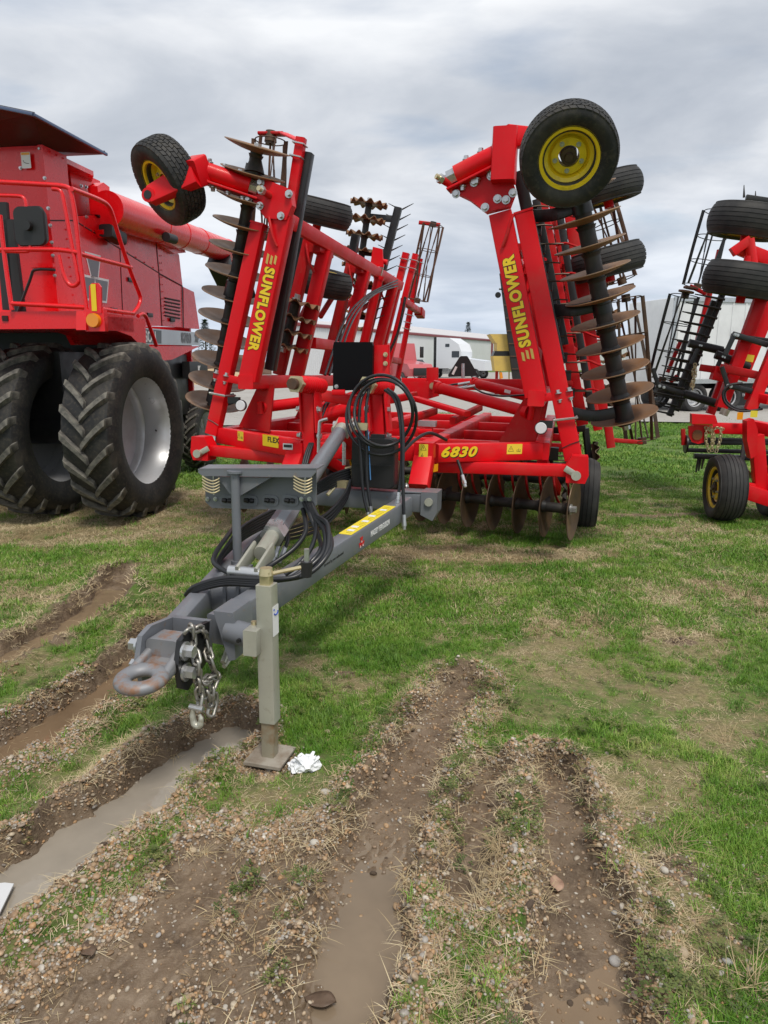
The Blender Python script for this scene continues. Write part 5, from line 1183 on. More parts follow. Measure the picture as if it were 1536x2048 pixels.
MB().sweep(rsec(mw_, mh, .06, 5), mc+V(0, .04, 0), mc+V(0, .11, 0), V(1, 0, 0), UP, rsec(mw_*.86, mh*.88, .06, 5)).sweep(rsec(mw_*.95, mh*.96, .06, 5), mc+V(0, .02, 0), mc+V(0, .041, 0), V(1, 0, 0), UP, rsec(mw_, mh, .06, 5)).build('mirror', PLAS, CB, 50); MB().cyl(mc-V(0, .03, 0), mc+V(0, .03, 0), .045, None, 16).build('mirror_clamp', PLAS, CB)
for x0, y0, x1, y1 in ((2, 405, 20, 620), (15, 440, 38, 625)): MB().beam(CA(x0, y0, v=vp+.3), CA(x1, y1, v=vp+.3), .14, .05, (0, 1, 0), .01).build('cab_pillar', PLAS, CB)
for x0, y0, x1, y1 in ((68, 528, 112, 530), (88, 455, 98, 484)): MB().prism([FW(x0, y0)-V(0, .03, 0), FW(x1, y0)-V(0, .03, 0), FW(x1, y1+ (0 if y1 > 500 else 0))-V(0, .03, 0)+V(0, 0, -.03), FW(x0, y1)-V(0, .03, 0)+V(0, 0, -.03)], V(0, -.03, 0)).build('handhold', CRED, CB)

# panel seams, rivets, latches and grilles
DSEAM = mat('panel_gap', (.03, .004, .005), .7)
def seam(px, u=us+.002, w=.012):
    P = [CA(x, y, u=u) for x, y in px]
    for a, b in zip(P[:-1], P[1:]): MB().beam(a, b, .006, w, (0, 0, 1), .001).build('panel_gap', DSEAM, CB)
seam([(101, 441), (149, 441), (318, 546)]); seam([(319, 547), (365, 572)]); seam([(312, 482), (318, 545), (324, 652)], w=.02); seam([(365, 572), (367, 655)], w=.02)
seam([(240, 498), (246, 640)], w=.01)
for (x0, y0), (x1, y1), n in (((318, 490), (325, 648), 11), ((128, 450), (146, 618), 9), ((155, 448), (312, 540), 9), ((90, 300), (130, 320), 3)):
    for k in range(n): t = (k+.5)/n; bolt(CB, CA(x0+(x1-x0)*t+3, y0+(y1-y0)*t, u=us+.001), (1, 0, 0), .45, CRED)
for x, y in ((228, 620), (300, 630), (345, 640), (262, 560)): MB().box(CA(x, y, u=us+.01), .02, .14, .05).build('panel_latch', BLACK, CB)
for k in range(6): a, b = CA(330, 596+7*k, u=us+.0), CA(360, 602+7*k, u=us+.0); MB().beam(a, b, .012, .02, UP, .003).build('vent_slat', DSEAM, CB)
for k in range(4): MB().box(V(-1.0-.35*k, vp-.005, zb_+.10), .06, .012, .05).build('tread_hole', DSEAM, CB)
MB().tube([CA(x, y, v=vp+.25) for x, y in ((30, 640), (60, 560), (70, 540), (110, 540))], .014, 6, 3).build('hydraulic_hose', HOSE, CB)
# ================================================================== second folded tillage machine at the right edge
RF = Frame(gz(1443, 1040), 10); RA = RF.at
Q = empty('field_cultivator', mw=RF.mat()); tag(Q, 'red folded field cultivator with black spike harrow at the right edge', 'field cultivator')
def qb(name, p0, p1, w, h, m=RED, up=(0, 0, 1), r=.01): return MB().beam(p0, p1, w, h, up, r).build(name, m, Q)
def R2(pts, v): return [RA(x, y, v=v) for x, y in pts]
wheel('carrying_wheel', Q, V(.0, .0, .36), (-1, -.02, 0), .365, .29, .215, YEL, RUBB2, 6, off=.06)
wheel('carrying_wheel', Q, V(.62, .25, .36), (-1, -.02, 0), .365, .29, .215, YEL, RUBB2, 6, off=.06)
qb('axle', V(.1, .1, .36), V(.9, .1, .36), .09, .09); a, b = RA(1512, 870, v=.12), RA(1522, 985, v=.12); qb('wheel_leg', a, b, .13, .14, up=(0, 1, 0)); qb('foot', RA(1490, 982, v=0), RA(1545, 1000, v=0), .12, .16)
MB().prism(R2([(1494, 842), (1508, 838), (1516, 860), (1514, 910), (1502, 918), (1494, 880)], .0), V(0, .16, 0)).build('knuckle', RED, Q, 25)
qb('frame_beam', RA(1384, 855, v=.3), RA(1500, 858, v=.3), .1, .12); qb('frame_beam', RA(1500, 852, v=.5), RA(1640, 880, v=-.2), .12, .14)
MB().prism(R2([(1384, 828), (1431, 831), (1436, 848), (1384, 848)], .1), V(0, .1, 0)).build('bracket', RED, Q)
lp = MB().prism(R2([(1377, 852), (1410, 852), (1408, 885), (1396, 888), (1384, 884), (1378, 872)], .18), V(0, .03, 0)).build('lamp_plate', RED, Q)
MB().prism(R2([(1384, 841), (1425, 843), (1425, 851), (1383, 848)], .17), V(0, -.004, 0)).build('reflector_strip', AMBR, Q)
c = RA(1395, 870, v=.165); MB().sweep(rsec(.10, .11, .045, 5), c, c+V(0, .02, 0), V(1, 0, 0), UP).build('tail_lamp', mat('amber_lens_dirty', (.20, .06, .02), .3, coat=.3), Q)
# red wing tubes leaning up to the right
for x0, y0, x1, y1, v, w in ((1442, 815, 1520, 600, .9, .13), (1478, 760, 1560, 560, 1.1, .15), (1420, 828, 1468, 700, 1.4, .10), (1500, 820, 1590, 600, .5, .12), (1380, 745, 1440, 500, 2.3, .07), (1335, 745, 1362, 680, 2.2, .05)):
    qb('wing_beam', RA(x0, y0, v=v), RA(x1, y1, v=v), w, w*.9, RED if v < 2 else RED2, (0, 1, 0))
qb('wing_beam', RA(1440, 735, v=.8), RA(1560, 760, v=.6), .08, .09, RED2); qb('wing_beam', RA(1400, 735, v=1.0), RA(1450, 742, v=.9), .08, .08, RED2); qb('bracket', RA(1425, 745, v=.9), RA(1448, 750, v=.9), .14, .16); qb('bracket', RA(1495, 790, v=.6), RA(1540, 800, v=.4), .1, .1)
MB().cyl(RA(1446, 830, v=.7), RA(1452, 818, v=.7), .05, None, 14).build('pin', JACKM, Q); plaque(RA(1496, 716, v=1.0), V(1, 0, -.15), UP, .13, .08, DYEL2, Q, 'warning_sticker'); plaque(RA(1508, 828, v=.0), V(1, 0, 0), UP, .07, .07, DYEL2, Q, 'warning_sticker'); plaque(RA(1480, 832, v=.2), V(1, 0, 0), UP, .06, .08, AMBR, Q, 'reflector_strip')
# tyres of the folded wing lying flat
for x, y, v in ((1492, 443, 1.2), (1484, 560, .8)):
    c = RA(x, y, v=v); wheel('wing_wheel', Q, c, nrm(V(-.16, .10, -1)), .42, .36, .22, YEL, RUBB2, 6); MB().cyl(c-V(0, 0, .25), c+V(.05, 0, .25), .05, None, 14).build('wheel_spindle', RED, Q)
qb('wheel_fork', RA(1478, 496, v=.9), RA(1540, 520, v=.9), .12, .14); qb('wheel_fork', RA(1464, 505, v=.8), RA(1500, 480, v=.8), .1, .1); MB().cyl(RA(1498, 478, v=.8), RA(1506, 530, v=.8), .055, None, 16).build('fork_post', RED, Q)
# baskets of black bars, one above the other
basket(Q, RA(1395, 572, v=2.2), RA(1438, 425, v=2.2), .19, 5, BLACK, 3, .5, .01, flat=.04); basket(Q, RA(1325, 758, v=2.2), RA(1370, 592, v=2.2), .19, 5, BLACK, 3, .5, .01, flat=.04)
for x, y in ((1382, 578), (1372, 585)): MB().lathe([(.02, 0), (.10, 0), (.10, .02), (.02, .02)], RA(x, y, v=2.1), nrm(V(.2, 0, 1)), 16, True).build('basket_bearing', RUST, Q)
qb('basket_arm', RA(1380, 572, v=2.1), RA(1412, 588, v=2.0), .04, .05, RED2); qb('basket_arm', RA(1340, 764, v=2.1), RA(1355, 752, v=2.1), .04, .06, RED2)
# spike harrow bars
for x0, y0, x1, y1, v in ((1338, 832, 1428, 602, 1.6), (1352, 822, 1446, 585, 1.7), (1385, 735, 1428, 612, 2.0), (1360, 800, 1372, 770, 1.8)):
    p, q = RA(x0, y0, v=v), RA(x1, y1, v=v); qb('harrow_bar', p, q, .07, .07, BLACK, (0, 1, 0))
    n = 13 if v < 1.9 else 0
    for k in range(n):
        c = lerp(p, q, (k+.3)/n); MB().cyl(c+V(.04, -.045, -.01), c+V(-.32, -.06, .06), .017, .008, 6).build('spike', SHAFT, Q)
# sprung shanks
for (x0, y0), (x1, y1), v in (((1448, 702), (1395, 690), 1.2), ((1436, 808), (1312, 770), 1.2), ((1500, 735), (1440, 712), 1.0), ((1536, 690), (1465, 668), .6), ((1536, 790), (1450, 770), .5), ((1536, 682), (1462, 672), .8)):
    p, q = RA(x0, y0, v=v), RA(x1, y1, v=v); qb('shank', p, q, .05, .06, BLACK); dd = nrm(p-q)
    if x0 < 1510: MB().cyl(p-dd*.02, p-dd*.42, .05, None, 16).build('shank_spring', PLAS, Q)
    MB().beam(q+V(.02, -.02, .0), q+V(-.06, -.03, -.22 if y1 < 750 else .2), .05, .014, (0, 1, 0), .004).build('shank_point', BLACK, Q)
    for t in (.05, .12): bolt(Q, lerp(q, p, t)+V(0, -.03, 0), FR, .8)
pt = RA(1492, 395, v=1.1); MB().beam(pt, RA(1560, 405, v=1.1), .05, .06, UP, .006).build('shank', BLACK, Q)
for x, y in ((1488, 370), (1511, 382)): MB().cyl(RA(x, y+25, v=1.1), RA(x, y, v=1.1), .014, .004, 6).build('spike', SHAFT, Q)
# rear basket and tine bar near the grass
for y0, y1 in ((878, 882), (886, 886), (900, 905)): qb('basket_bar', RA(1370, y0, v=.9), RA(1560, y1, v=.9), .02, .05, BLACK)
qb('harrow_bar', RA(1388, 912, v=.9), RA(1500, 916, v=.9), .07, .06, BLACK); MB().lathe([(.01, 0), (.11, 0), (.11, .02), (.01, .02)], RA(1370, 888, v=.9), (1, 0, 0), 18, True).build('basket_bearing', BLACK, Q); qb('basket_arm', RA(1366, 858, v=.9), RA(1367, 890, v=.9), .04, .05, RED2)
for x in (1397, 1402, 1408): MB().cyl(RA(x, 915, v=.9), RA(x-5, 945-2*(x-1397)/3, v=.9), .016, .010, 8).build('spike', SHAFT, Q)
qb('shank', RA(1490, 880, v=.5), RA(1482, 930, v=.4), .05, .03, BLACK, (0, 1, 0)); qb('sweep', RA(1500, 955, v=.3), RA(1490, 940, v=.2), .09, .015, ZINC)
MB().tube([RA(x, y, v=.5) for x, y in ((1520, 815), (1480, 818), (1455, 805), (1450, 785), (1462, 775), (1480, 772))], .013, 8, 5).build('hydraulic_hose', HOSE, Q); MB().tube([RA(x, y, v=.45) for x, y in ((1525, 818), (1480, 822), (1452, 808), (1446, 785), (1460, 770), (1485, 766))], .013, 8, 5).build('hydraulic_hose', HOSE, Q)
# yellow plated chains
QK = empty('chain', Q)
lm2 = MB().tube([V(math.cos(t)*.012, math.sin(t)*.012+(.010 if math.sin(t) > 0 else -.010), 0) for t in np.linspace(0, 2*PI, 13)[:-1]], .0042, 6, 1, True).mesh('chain_link', 60); lm2.materials.append(YZINC)
def chain2(pts, v):
    P = catmull([RA(x, y, v=v) for x, y in pts], 20); acc = 0; nxt = 0; k = 0
    for i in range(1, len(P)):
        acc += np.linalg.norm(P[i]-P[i-1])
        if acc >= nxt:
            d = nrm(P[i]-P[i-1]); ex, ey = perp(d); a = PI/2*k+.4; z = ex*math.cos(a)+ey*math.sin(a); link('chain_link', lm2, YZINC, QK, None, basis(P[i], np.cross(d, z), d, z) @ Matrix.Scale(1.15, 4)); k += 1; nxt += .030
chain2([(1390, 730), (1386, 745), (1388, 760), (1385, 780)], 1.0); chain2([(1390, 730), (1391, 750), (1383, 768), (1386, 778)], .98)
chain2([(1413, 857), (1412, 880), (1418, 903)], .15); chain2([(1422, 855), (1424, 880), (1424, 903)], .15); chain2([(1442, 858), (1440, 880), (1432, 905)], .15); chain2([(1413, 856), (1422, 862), (1432, 856), (1444, 858)], .15); chain2([(1420, 858), (1428, 872), (1424, 895)], .16)
# ------------------------------------------------------------------ grass, straw, pebbles (uncountable)
def grass_mat(name, stops, rough=.5, trans=.25):
    m, nt, b = nodes_of(name); oi = N(nt, 'ShaderNodeObjectInfo'); g = N(nt, 'ShaderNodeNewGeometry')
    f = nmath(nt, 'ADD', nmath(nt, 'MULTIPLY', oi.outputs['Random'], .55), nmr(nt, nnoise(nt, g.outputs['Position'], 1.1, 4), .3, .7, 0, .45))
    nt.links.new(nramp(nt, f, stops), b.inputs['Base Color']); b.inputs['Roughness'].default_value = rough
    b.inputs['Specular IOR Level'].default_value = .35
    return m
GRN = grass_mat('grass_blades', [(.1, (.050, .145, .010)), (.4, (.098, .230, .016)), (.7, (.18, .315, .036)), (.92, (.36, .41, .115))])
GRD = grass_mat('dark_grass_blades', [(.1, (.055, .13, .014)), (.5, (.09, .185, .022)), (.9, (.14, .24, .035))])
STR = grass_mat('dry_straw', [(.1, (.26, .18, .09)), (.45, (.46, .36, .205)), (.8, (.62, .52, .34)), (.95, (.36, .25, .13))], .7, .15)
CLV = grass_mat('clover_leaves', [(.1, (.055, .085, .02)), (.5, (.10, .13, .03)), (.9, (.20, .19, .07))])
def blade_tuft(nb, h, spread, lean, w, seed, flat=0.0):
    r_ = random.Random(seed); vs = []; fs = []
    for _ in range(nb):
        a = r_.uniform(0, 2*PI); q = spread*math.sqrt(r_.random()); p = V(q*math.cos(a), q*math.sin(a), -.008)
        d = r_.uniform(0, 2*PI); hh = h*r_.uniform(.45, 1.1); ln = lean*r_.uniform(.3, 1.4); dr = V(math.cos(d), math.sin(d), 0); sd_ = V(-math.sin(d), math.cos(d), 0)
        ww = w*r_.uniform(.7, 1.3); K = 3; b0 = len(vs)
        for k in range(K+1):
            t = k/K; c = p+dr*hh*ln*(t**1.6)+V(0, 0, 1)*hh*(t-(.55*ln if ln > .8 else .25*ln)*t*t)*(1-flat*.85)
            if k == K: vs.append(c)
            else:
                vs += [c-sd_*ww*(1-t*.55)/2, c+sd_*ww*(1-t*.55)/2]
        for k in range(K-1): fs.append((b0+2*k, b0+2*k+1, b0+2*k+3, b0+2*k+2))
        fs.append((b0+2*K-2, b0+2*K-1, b0+2*K))
    me = bpy.data.meshes.new('tuft'); me.from_pydata([tuple(p) for p in vs], [], fs); me.update(); return me
def pebble_mesh(seed):
    import bmesh
    b = bmesh.new(); bmesh.ops.create_icosphere(b, subdivisions=2, radius=1); r_ = random.Random(seed)
    sx, sy, sz = r_.uniform(.8, 1.2), r_.uniform(.65, 1.0), r_.uniform(.45, .75); o = [V(r_.uniform(-1, 1), r_.uniform(-1, 1), r_.uniform(-1, 1)) for _ in range(5)]
    for v in b.verts:
        n = V(*v.co); k = 1-.16*sum(max(0, np.dot(n, nrm(q))-.62)*2 for q in o); v.co = Vector((n[0]*sx*k, n[1]*sy*k, n[2]*sz*k))
    me = bpy.data.meshes.new('pebble'); b.to_mesh(me); b.free()
    for p in me.polygons: p.use_smooth = True
    return me
PEB, nt, bs = nodes_of('pebble_stone'); oi = N(nt, 'ShaderNodeObjectInfo'); g_ = N(nt, 'ShaderNodeNewGeometry')
pc = nramp(nt, oi.outputs['Random'], [(0, (.19, .115, .06)), (.22, (.38, .255, .145)), (.42, (.26, .205, .155)), (.6, (.44, .25, .11)), (.76, (.48, .40, .29)), (.9, (.28, .26, .235)), (1, (.64, .58, .49))])
nt.links.new(nmix(nt, nmr(nt, nnoise(nt, g_.outputs['Position'], 40, 3), .45, .65, 0, .55), pc, (.10, .065, .038)), bs.inputs['Base Color']); bs.inputs['Roughness'].default_value = .5
def proto_coll(name, meshes, m):
    c = bpy.data.collections.new(name)
    for me in meshes:
        me.materials.clear(); me.materials.append(m); o = bpy.data.objects.new(name+'_piece', me); c.objects.link(o)
    return c
def scatter(name, pts, scl, coll, label, seed=0, tilt=0.0, cat=None):
    me = bpy.data.meshes.new(name); me.from_pydata([tuple(p) for p in pts], [], [])
    a = me.attributes.new('scl', 'FLOAT', 'POINT'); a.data.foreach_set('value', np.asarray(scl, np.float32))
    r_ = np.random.default_rng(seed+100); rot = np.stack([r_.uniform(-tilt, tilt, len(pts)), r_.uniform(-tilt, tilt, len(pts)), r_.uniform(0, 2*PI, len(pts))], -1)
    a = me.attributes.new('rot', 'FLOAT_VECTOR', 'POINT'); a.data.foreach_set('vector', rot.astype(np.float32).ravel())
    o = link(name, me); tag(o, label, cat, kind='stuff')
    g = bpy.data.node_groups.new(name, 'GeometryNodeTree'); g.interface.new_socket('Geometry', in_out='INPUT', socket_type='NodeSocketGeometry'); g.interface.new_socket('Geometry', in_out='OUTPUT', socket_type='NodeSocketGeometry')
    gi, go = g.nodes.new('NodeGroupInput'), g.nodes.new('NodeGroupOutput')
    ci = g.nodes.new('GeometryNodeCollectionInfo'); ci.inputs[0].default_value = coll; ci.inputs[1].default_value = True; ci.inputs[2].default_value = True
    iop = g.nodes.new('GeometryNodeInstanceOnPoints'); iop.inputs['Pick Instance'].default_value = True
    ri = g.nodes.new('FunctionNodeRandomValue'); ri.data_type = 'INT'; ri.inputs['Min'].default_value = 0; ri.inputs['Max'].default_value = len(coll.objects)-1; ri.inputs['Seed'].default_value = seed
    na = g.nodes.new('GeometryNodeInputNamedAttribute'); na.data_type = 'FLOAT'; na.inputs[0].default_value = 'scl'
    nb = g.nodes.new('GeometryNodeInputNamedAttribute'); nb.data_type = 'FLOAT_VECTOR'; nb.inputs[0].default_value = 'rot'
    er = g.nodes.new('FunctionNodeEulerToRotation'); g.links.new(nb.outputs[0], er.inputs[0])
    g.links.new(gi.outputs[0], iop.inputs['Points']); g.links.new(ci.outputs[0], iop.inputs['Instance']); g.links.new(ri.outputs[2], iop.inputs['Instance Index'])
    g.links.new(er.outputs[0], iop.inputs['Rotation']); g.links.new(na.outputs[0], iop.inputs['Scale']); g.links.new(iop.outputs[0], go.inputs[0])
    md = o.modifiers.new('scatter', 'NODES'); md.node_group = g; return o
def wedge(n, y0, y1, seed, side=.72, extra=.5, power=1.0):   # even cover of the ground in front of the camera
    r_ = np.random.default_rng(seed); Y = np.sqrt(r_.uniform(y0*y0, y1*y1, n)) if power == 1 else np.exp(r_.uniform(math.log(y0), math.log(y1), n))
    X = r_.uniform(-1, 1, n)*(Y*side+extra); return X, Y, r_.uniform(0, 1, n), r_.uniform(0, 1, n)
near_green = proto_coll('green_tuft', [blade_tuft(26, .048, .035, .75, .0026, i) for i in range(7)], GRN)
near_dark = proto_coll('dark_tuft', [blade_tuft(30, .07, .04, .9, .003, 20+i) for i in range(5)], GRD)
mid_green = proto_coll('mid_tuft', [blade_tuft(32, .05, .07, .75, .0044, 40+i) for i in range(6)], GRN)
far_green = proto_coll('far_tuft', [blade_tuft(34, .075, .16, .7, .011, 60+i) for i in range(5)], GRN)
near_straw = proto_coll('straw_tuft', [blade_tuft(18, .046, .04, 1.5, .0019, 80+i, .75) for i in range(6)], STR)
mid_straw = proto_coll('mid_straw_tuft', [blade_tuft(22, .07, .07, 1.4, .004, 100+i, .6) for i in range(5)], STR)
straw_clump = proto_coll('straw_clump', [blade_tuft(70, .095, .03, 1.6, .0019, 120+i, .45) for i in range(3)], STR)
def clover(seed):
    r_ = random.Random(seed); vs = []; fs = []
    for _ in range(14):
        a = r_.uniform(0, 2*PI); q = .03*math.sqrt(r_.random()); c = V(q*math.cos(a), q*math.sin(a), r_.uniform(.008, .03)); s_ = r_.uniform(.004, .008); t = r_.uniform(0, 2*PI)
        for k in range(3):
            b = t+k*2.1; d = V(math.cos(b), math.sin(b), r_.uniform(-.2, .4)); e_ = V(-math.sin(b), math.cos(b), 0); n = len(vs)
            vs += [c, c+d*s_+e_*s_*.6, c+d*s_*1.6, c+d*s_-e_*s_*.6]; fs.append((n, n+1, n+2, n+3))
    me = bpy.data.meshes.new('clover'); me.from_pydata([tuple(p) for p in vs], [], fs); me.update(); return me
clov = proto_coll('clover', [clover(i) for i in range(5)], CLV)
pebs = proto_coll('pebble', [pebble_mesh(i) for i in range(8)], PEB)
def place(X, Y, keep, dz=0.0):
    X, Y = X[keep], Y[keep]; Z = terrain(X, Y)[0]+dz; return np.stack([X, Y, Z], -1)
# close grass
def field(n, y0, y1, seed, kind, side=.72, extra=.5, power=1.0):
    X, Y, a, b = wedge(n, y0, y1, seed, side, extra, power); Z, mud, grav, straw, wet = terrain(X, Y)
    bare = np.clip(mud*1.15, 0, 1); gr = np.clip(grav, 0, 1)
    if kind == 'green': p = (1-bare)*(1-.62*gr)*(1-.35*sstep(.2, .5, straw))*(1-.88*sstep(.5, .85, straw))*(.10+.90*sstep(.40, .54, .6*fbm(X, Y, 1.8, 3, 201)+.4*fbm(X, Y, 9, 3, 203)))
    elif kind == 'dark': p = (1-bare)*(1-.9*gr)*(1-straw)*sstep(.52, .66, fbm(X, Y, 1.6, 3, 205))
    elif kind == 'straw': p = np.maximum((1-bare)*(.55+.45*sstep(.15, .5, straw))*(1-.3*gr), .45*(1-wet))*(.35+.65*sstep(.36, .52, fbm(X, Y, 2.6, 4, 207)))
    elif kind == 'clover': p = (1-wet)*sstep(.5, .64, fbm(X, Y, 3, 3, 209))*(.25+.75*gr)*.8
    jk = gz(540, 1522); p = p*sstep(.07, .13, np.hypot(X-jk[0], Y-jk[1])); bg_ = gz(610, 1540); p = p*sstep(.05, .09, np.hypot(X-bg_[0], Y-bg_[1]))
    keep = a < p; return X, Y, Z, keep, b
def spread(name, n, y0, y1, seed, kind, coll, label, s0, s1, cat, tilt=.1, side=.72, extra=.5, power=1.0, dz=0.0):
    X, Y, Z, k, b = field(n, y0, y1, seed, kind, side, extra, power)
    pts = np.stack([X, Y, Z+dz], -1)[k]
    return scatter(name, pts, (s0+(s1-s0)*b**1.5)[k], coll, label, seed, tilt, cat)
spread('grass', 40000, 1.25, 4.4, 1, 'green', near_green, 'short green lawn grass growing close to the camera between the ruts', .55, 1.15, 'grass')
spread('grass', 5000, 1.4, 5.0, 2, 'dark', near_dark, 'darker lush green grass clumps beside the drawbar and ruts', .6, 1.2, 'grass')
spread('grass', 54000, 4.2, 10.5, 3, 'green', mid_green, 'green lawn grass around and under the machines', .6, 1.2, 'grass', side=.66)
spread('grass', 32000, 10, 24, 4, 'green', far_green, 'green lawn grass stretching behind the machines to the gravel yard', .6, 1.15, 'grass', side=.66)
spread('dry_grass', 38000, 1.25, 4.6, 5, 'straw', near_straw, 'flattened dry straw strewn over the near ground', .6, 1.5, 'dry grass')
spread('dry_grass', 50000, 4.2, 10.5, 6, 'straw', mid_straw, 'dry tan straw in patches under the disc harrow and combine', .6, 1.3, 'dry grass', side=.66)
spread('clover', 6000, 1.3, 3.6, 7, 'clover', clov, 'small clover leaves on the gravelly rut edges', .7, 1.4, 'clover', .3)
# straw clumps at the right foreground
cl = [(1345, 1690, 1.1), (1490, 1975, 1.4), (1380, 1840, 1.0), (1000, 1730, 1.2), (960, 1790, 1.0), (1240, 1620, 1.0), (1400, 1930, .9), (1330, 1720, .9), (560, 1640, .7), (400, 1700, .8), (700, 1480, .7), (1450, 1480, .8), (620, 1760, .7), (1020, 1700, .9)]
pp = np.array([gz(x, y)[:2] for x, y, s in cl]); scatter('dry_grass', np.stack([pp[:, 0], pp[:, 1], terrain(pp[:, 0], pp[:, 1])[0]], -1), [s for _, _, s in cl], straw_clump, 'bleached tufts of long dead grass at the foreground rut edges', 11, .5, 'dry grass')
# pebbles
def pebbles(n, seed, y0, y1, s0, s1, pw, label):
    X, Y, a, b = wedge(n, y0, y1, seed, .6, .25); Z, mud, grav, straw, wet = terrain(X, Y)
    cl_ = sstep(.38, .62, fbm(X, Y, 3.5, 3, 301)); p = np.clip(grav*1.3, 0, 1)*(.40+.60*cl_)*(1-.93*wet)+.04*mud
    k = a < p; s = s0+(s1-s0)*b**pw
    return scatter('gravel', np.stack([X, Y, Z+s*.15], -1)[k], s[k], pebs, label, seed, .6, 'gravel')
pebbles(230000, 21, 1.25, 3.6, .0026, .0085, 1.5, 'fine tan and grey pea gravel on the rut berms')
pebbles(20000, 22, 1.25, 3.7, .006, .014, 2.0, 'coarser rounded pebbles among the pea gravel')
def clods(n, seed):
    X, Y, a, b = wedge(n, 1.3, 6.0, seed, .75, .4); Z, mud, grav, straw, wet = terrain(X, Y)
    k = a < sstep(.2, .8, mud)*(1-.92*wet)*.8; s = .005+.013*b**3
    return scatter('mud_clods', np.stack([X, Y, Z], -1)[k], s[k], proto_coll('clod', [pebble_mesh(50+i) for i in range(5)], CLOD), 'lumps of brown mud along the torn rut edges', seed, .8, 'mud clods')
CLOD = mat('mud_clod', (.085, .058, .038), .8, noise=[(30, .4, .7, (.14, .10, .07), .7)], bump=(60, .5, .01))
clods(14000, 31)
# ================================================================== background
WALLM = mat('white_metal_siding', (.66, .67, .68), .45, noise=[(.3, .4, .7, (.58, .59, .6), .6)])
TRIMR = mat('dark_red_trim', (.22, .03, .035), .4); ROOFM = mat('pale_metal_roof', (.55, .53, .54), .5)
def wall_corr(p0, p1, z0, z1, step=.45, dep=.05):
    p0, p1 = np.array(p0, float), np.array(p1, float); L = np.linalg.norm(p1-p0); d = (p1-p0)/L; n = V(d[1], -d[0], 0); k = int(L/step); pts = []
    for i in range(k):
        for t, o in ((0, 0), (.7, 0), (.76, dep), (.94, dep)): pts.append(p0+d*step*(i+t)+n*o)
    pts.append(p1); m = len(pts); vs = [V(*p[:2], z0) for p in pts]+[V(*p[:2], z1) for p in pts]
    return MB().add(vs, [(i, i+1, m+i+1, m+i) for i in range(m-1)])
ZR = 5.6
def far(x, y, z=ZR): return gz(x, y, z)
P0, P1 = far(540, 644), far(983, 681); B_ = empty('metal_building', loc=(P1[0], P1[1], 0)); tag(B_, 'long white metal building with dark red trim behind the machines', 'building')
Bo = V(P1[0], P1[1], 0); P2 = P1+V(26, -6, 0)
wall_corr(V(*P0[:2], 0)-Bo, V(*P1[:2], 0)-Bo, 0, ZR).build('wall', WALLM, B_, 20); wall_corr(V(0, 0, 0), V(*P2[:2], 0)-Bo, 0, ZR-.1).build('wall', WALLM, B_, 20)
MB().beam(V(*P0[:2], ZR)-Bo, V(0, 0, ZR), .4, .35).build('eave_trim', TRIMR, B_); MB().beam(V(0, 0, 0), V(0, 0, ZR), .5, .5, (0, 1, 0)).build('corner_trim', TRIMR, B_); MB().beam(V(0, 0, ZR-.05), V(*P2[:2], ZR-.05)-Bo, .4, .3).build('eave_trim', TRIMR, B_)
bk_ = V(12, 40, 0); MB().prism([V(*P0[:2], ZR+.1)-Bo, V(0, 0, ZR+.1), V(0, 0, ZR+.1)+bk_+V(0, 0, 1.6), V(*P0[:2], ZR+.1)-Bo+bk_+V(0, 0, 1.6)], V(0, 0, .15)).build('roof', ROOFM, B_)
MB().prism([V(0, 0, ZR), V(*P2[:2], ZR)-Bo, V(*P2[:2], ZR+1.2)-Bo+V(4, 30, 0), V(0, 0, ZR+1.6)+bk_], V(0, 0, .12)).build('roof', ROOFM, B_)
dw = V(*far(995, 700, 2.1)[:2], 0)-Bo; MB().box(V(4.2, -1.1, 1.1), 1.0, .15, 2.1).build('door', mat('door_grey', (.45, .46, .47), .5), B_)
# white sleeper truck, its back three-quarters to us
WT = mat('white_truck_paint', (.72, .74, .77), .3, coat=.4); GLS = mat('dark_glass', (.02, .025, .03), .08, spec=.8)
tp = gz(905, 757); TK = empty('semi_truck', mw=Matrix.Translation((tp[0], tp[1], 0)) @ Matrix.Rotation(rad(-32), 4, 'Z')); tag(TK, 'white sleeper semi truck parked before the metal building', 'truck')
def tbx(n, c, sx, sy, sz, m, r=.05, par=TK): return MB().box(c, sx, sy, sz, r).build(n, m, par)
MB().prism([V(-1.2, -1.25, 1.0), V(1.5, -1.25, 1.0), V(1.5, -1.25, 2.6), V(1.2, -1.25, 3.3), V(.2, -1.25, 3.9), V(-1.2, -1.25, 4.0)], V(0, 2.5, 0)).build('cab', WT, TK, 20)
MB().prism([V(1.5, -1.1, .8), V(3.9, -1.0, .8), V(3.9, -1.0, 1.7), V(1.5, -1.1, 2.0)], V(0, 2.1, 0)).build('hood', WT, TK, 20)
tbx('side_fairing', V(-1.35, -1.22, 2.5), .3, .06, 3.0, DBLK); tbx('side_fairing', V(-1.35, 1.22, 2.5), .3, .06, 3.0, DBLK); tbx('window', V(.9, -1.26, 2.35), .8, .02, .6, GLS); tbx('bunk_window', V(.0, -1.26, 3.2), .45, .02, .3, GLS); tbx('rear_panel', V(-1.22, 0, 2.5), .03, 2.2, 2.7, WT)
tbx('lamp', V(-1.25, .1, 2.2), .04, .3, .3, DBLK); tbx('vent', V(-1.25, -.5, 1.35), .04, .18, .4, DBLK); tbx('vent', V(-1.25, .5, 1.35), .04, .18, .4, DBLK)
tbx('chassis', V(-2.4, 0, .85), 3.4, 1.0, .3, DBLK); tbx('step_tank', V(.5, -1.15, .7), 2.0, .25, .5, ZINC)
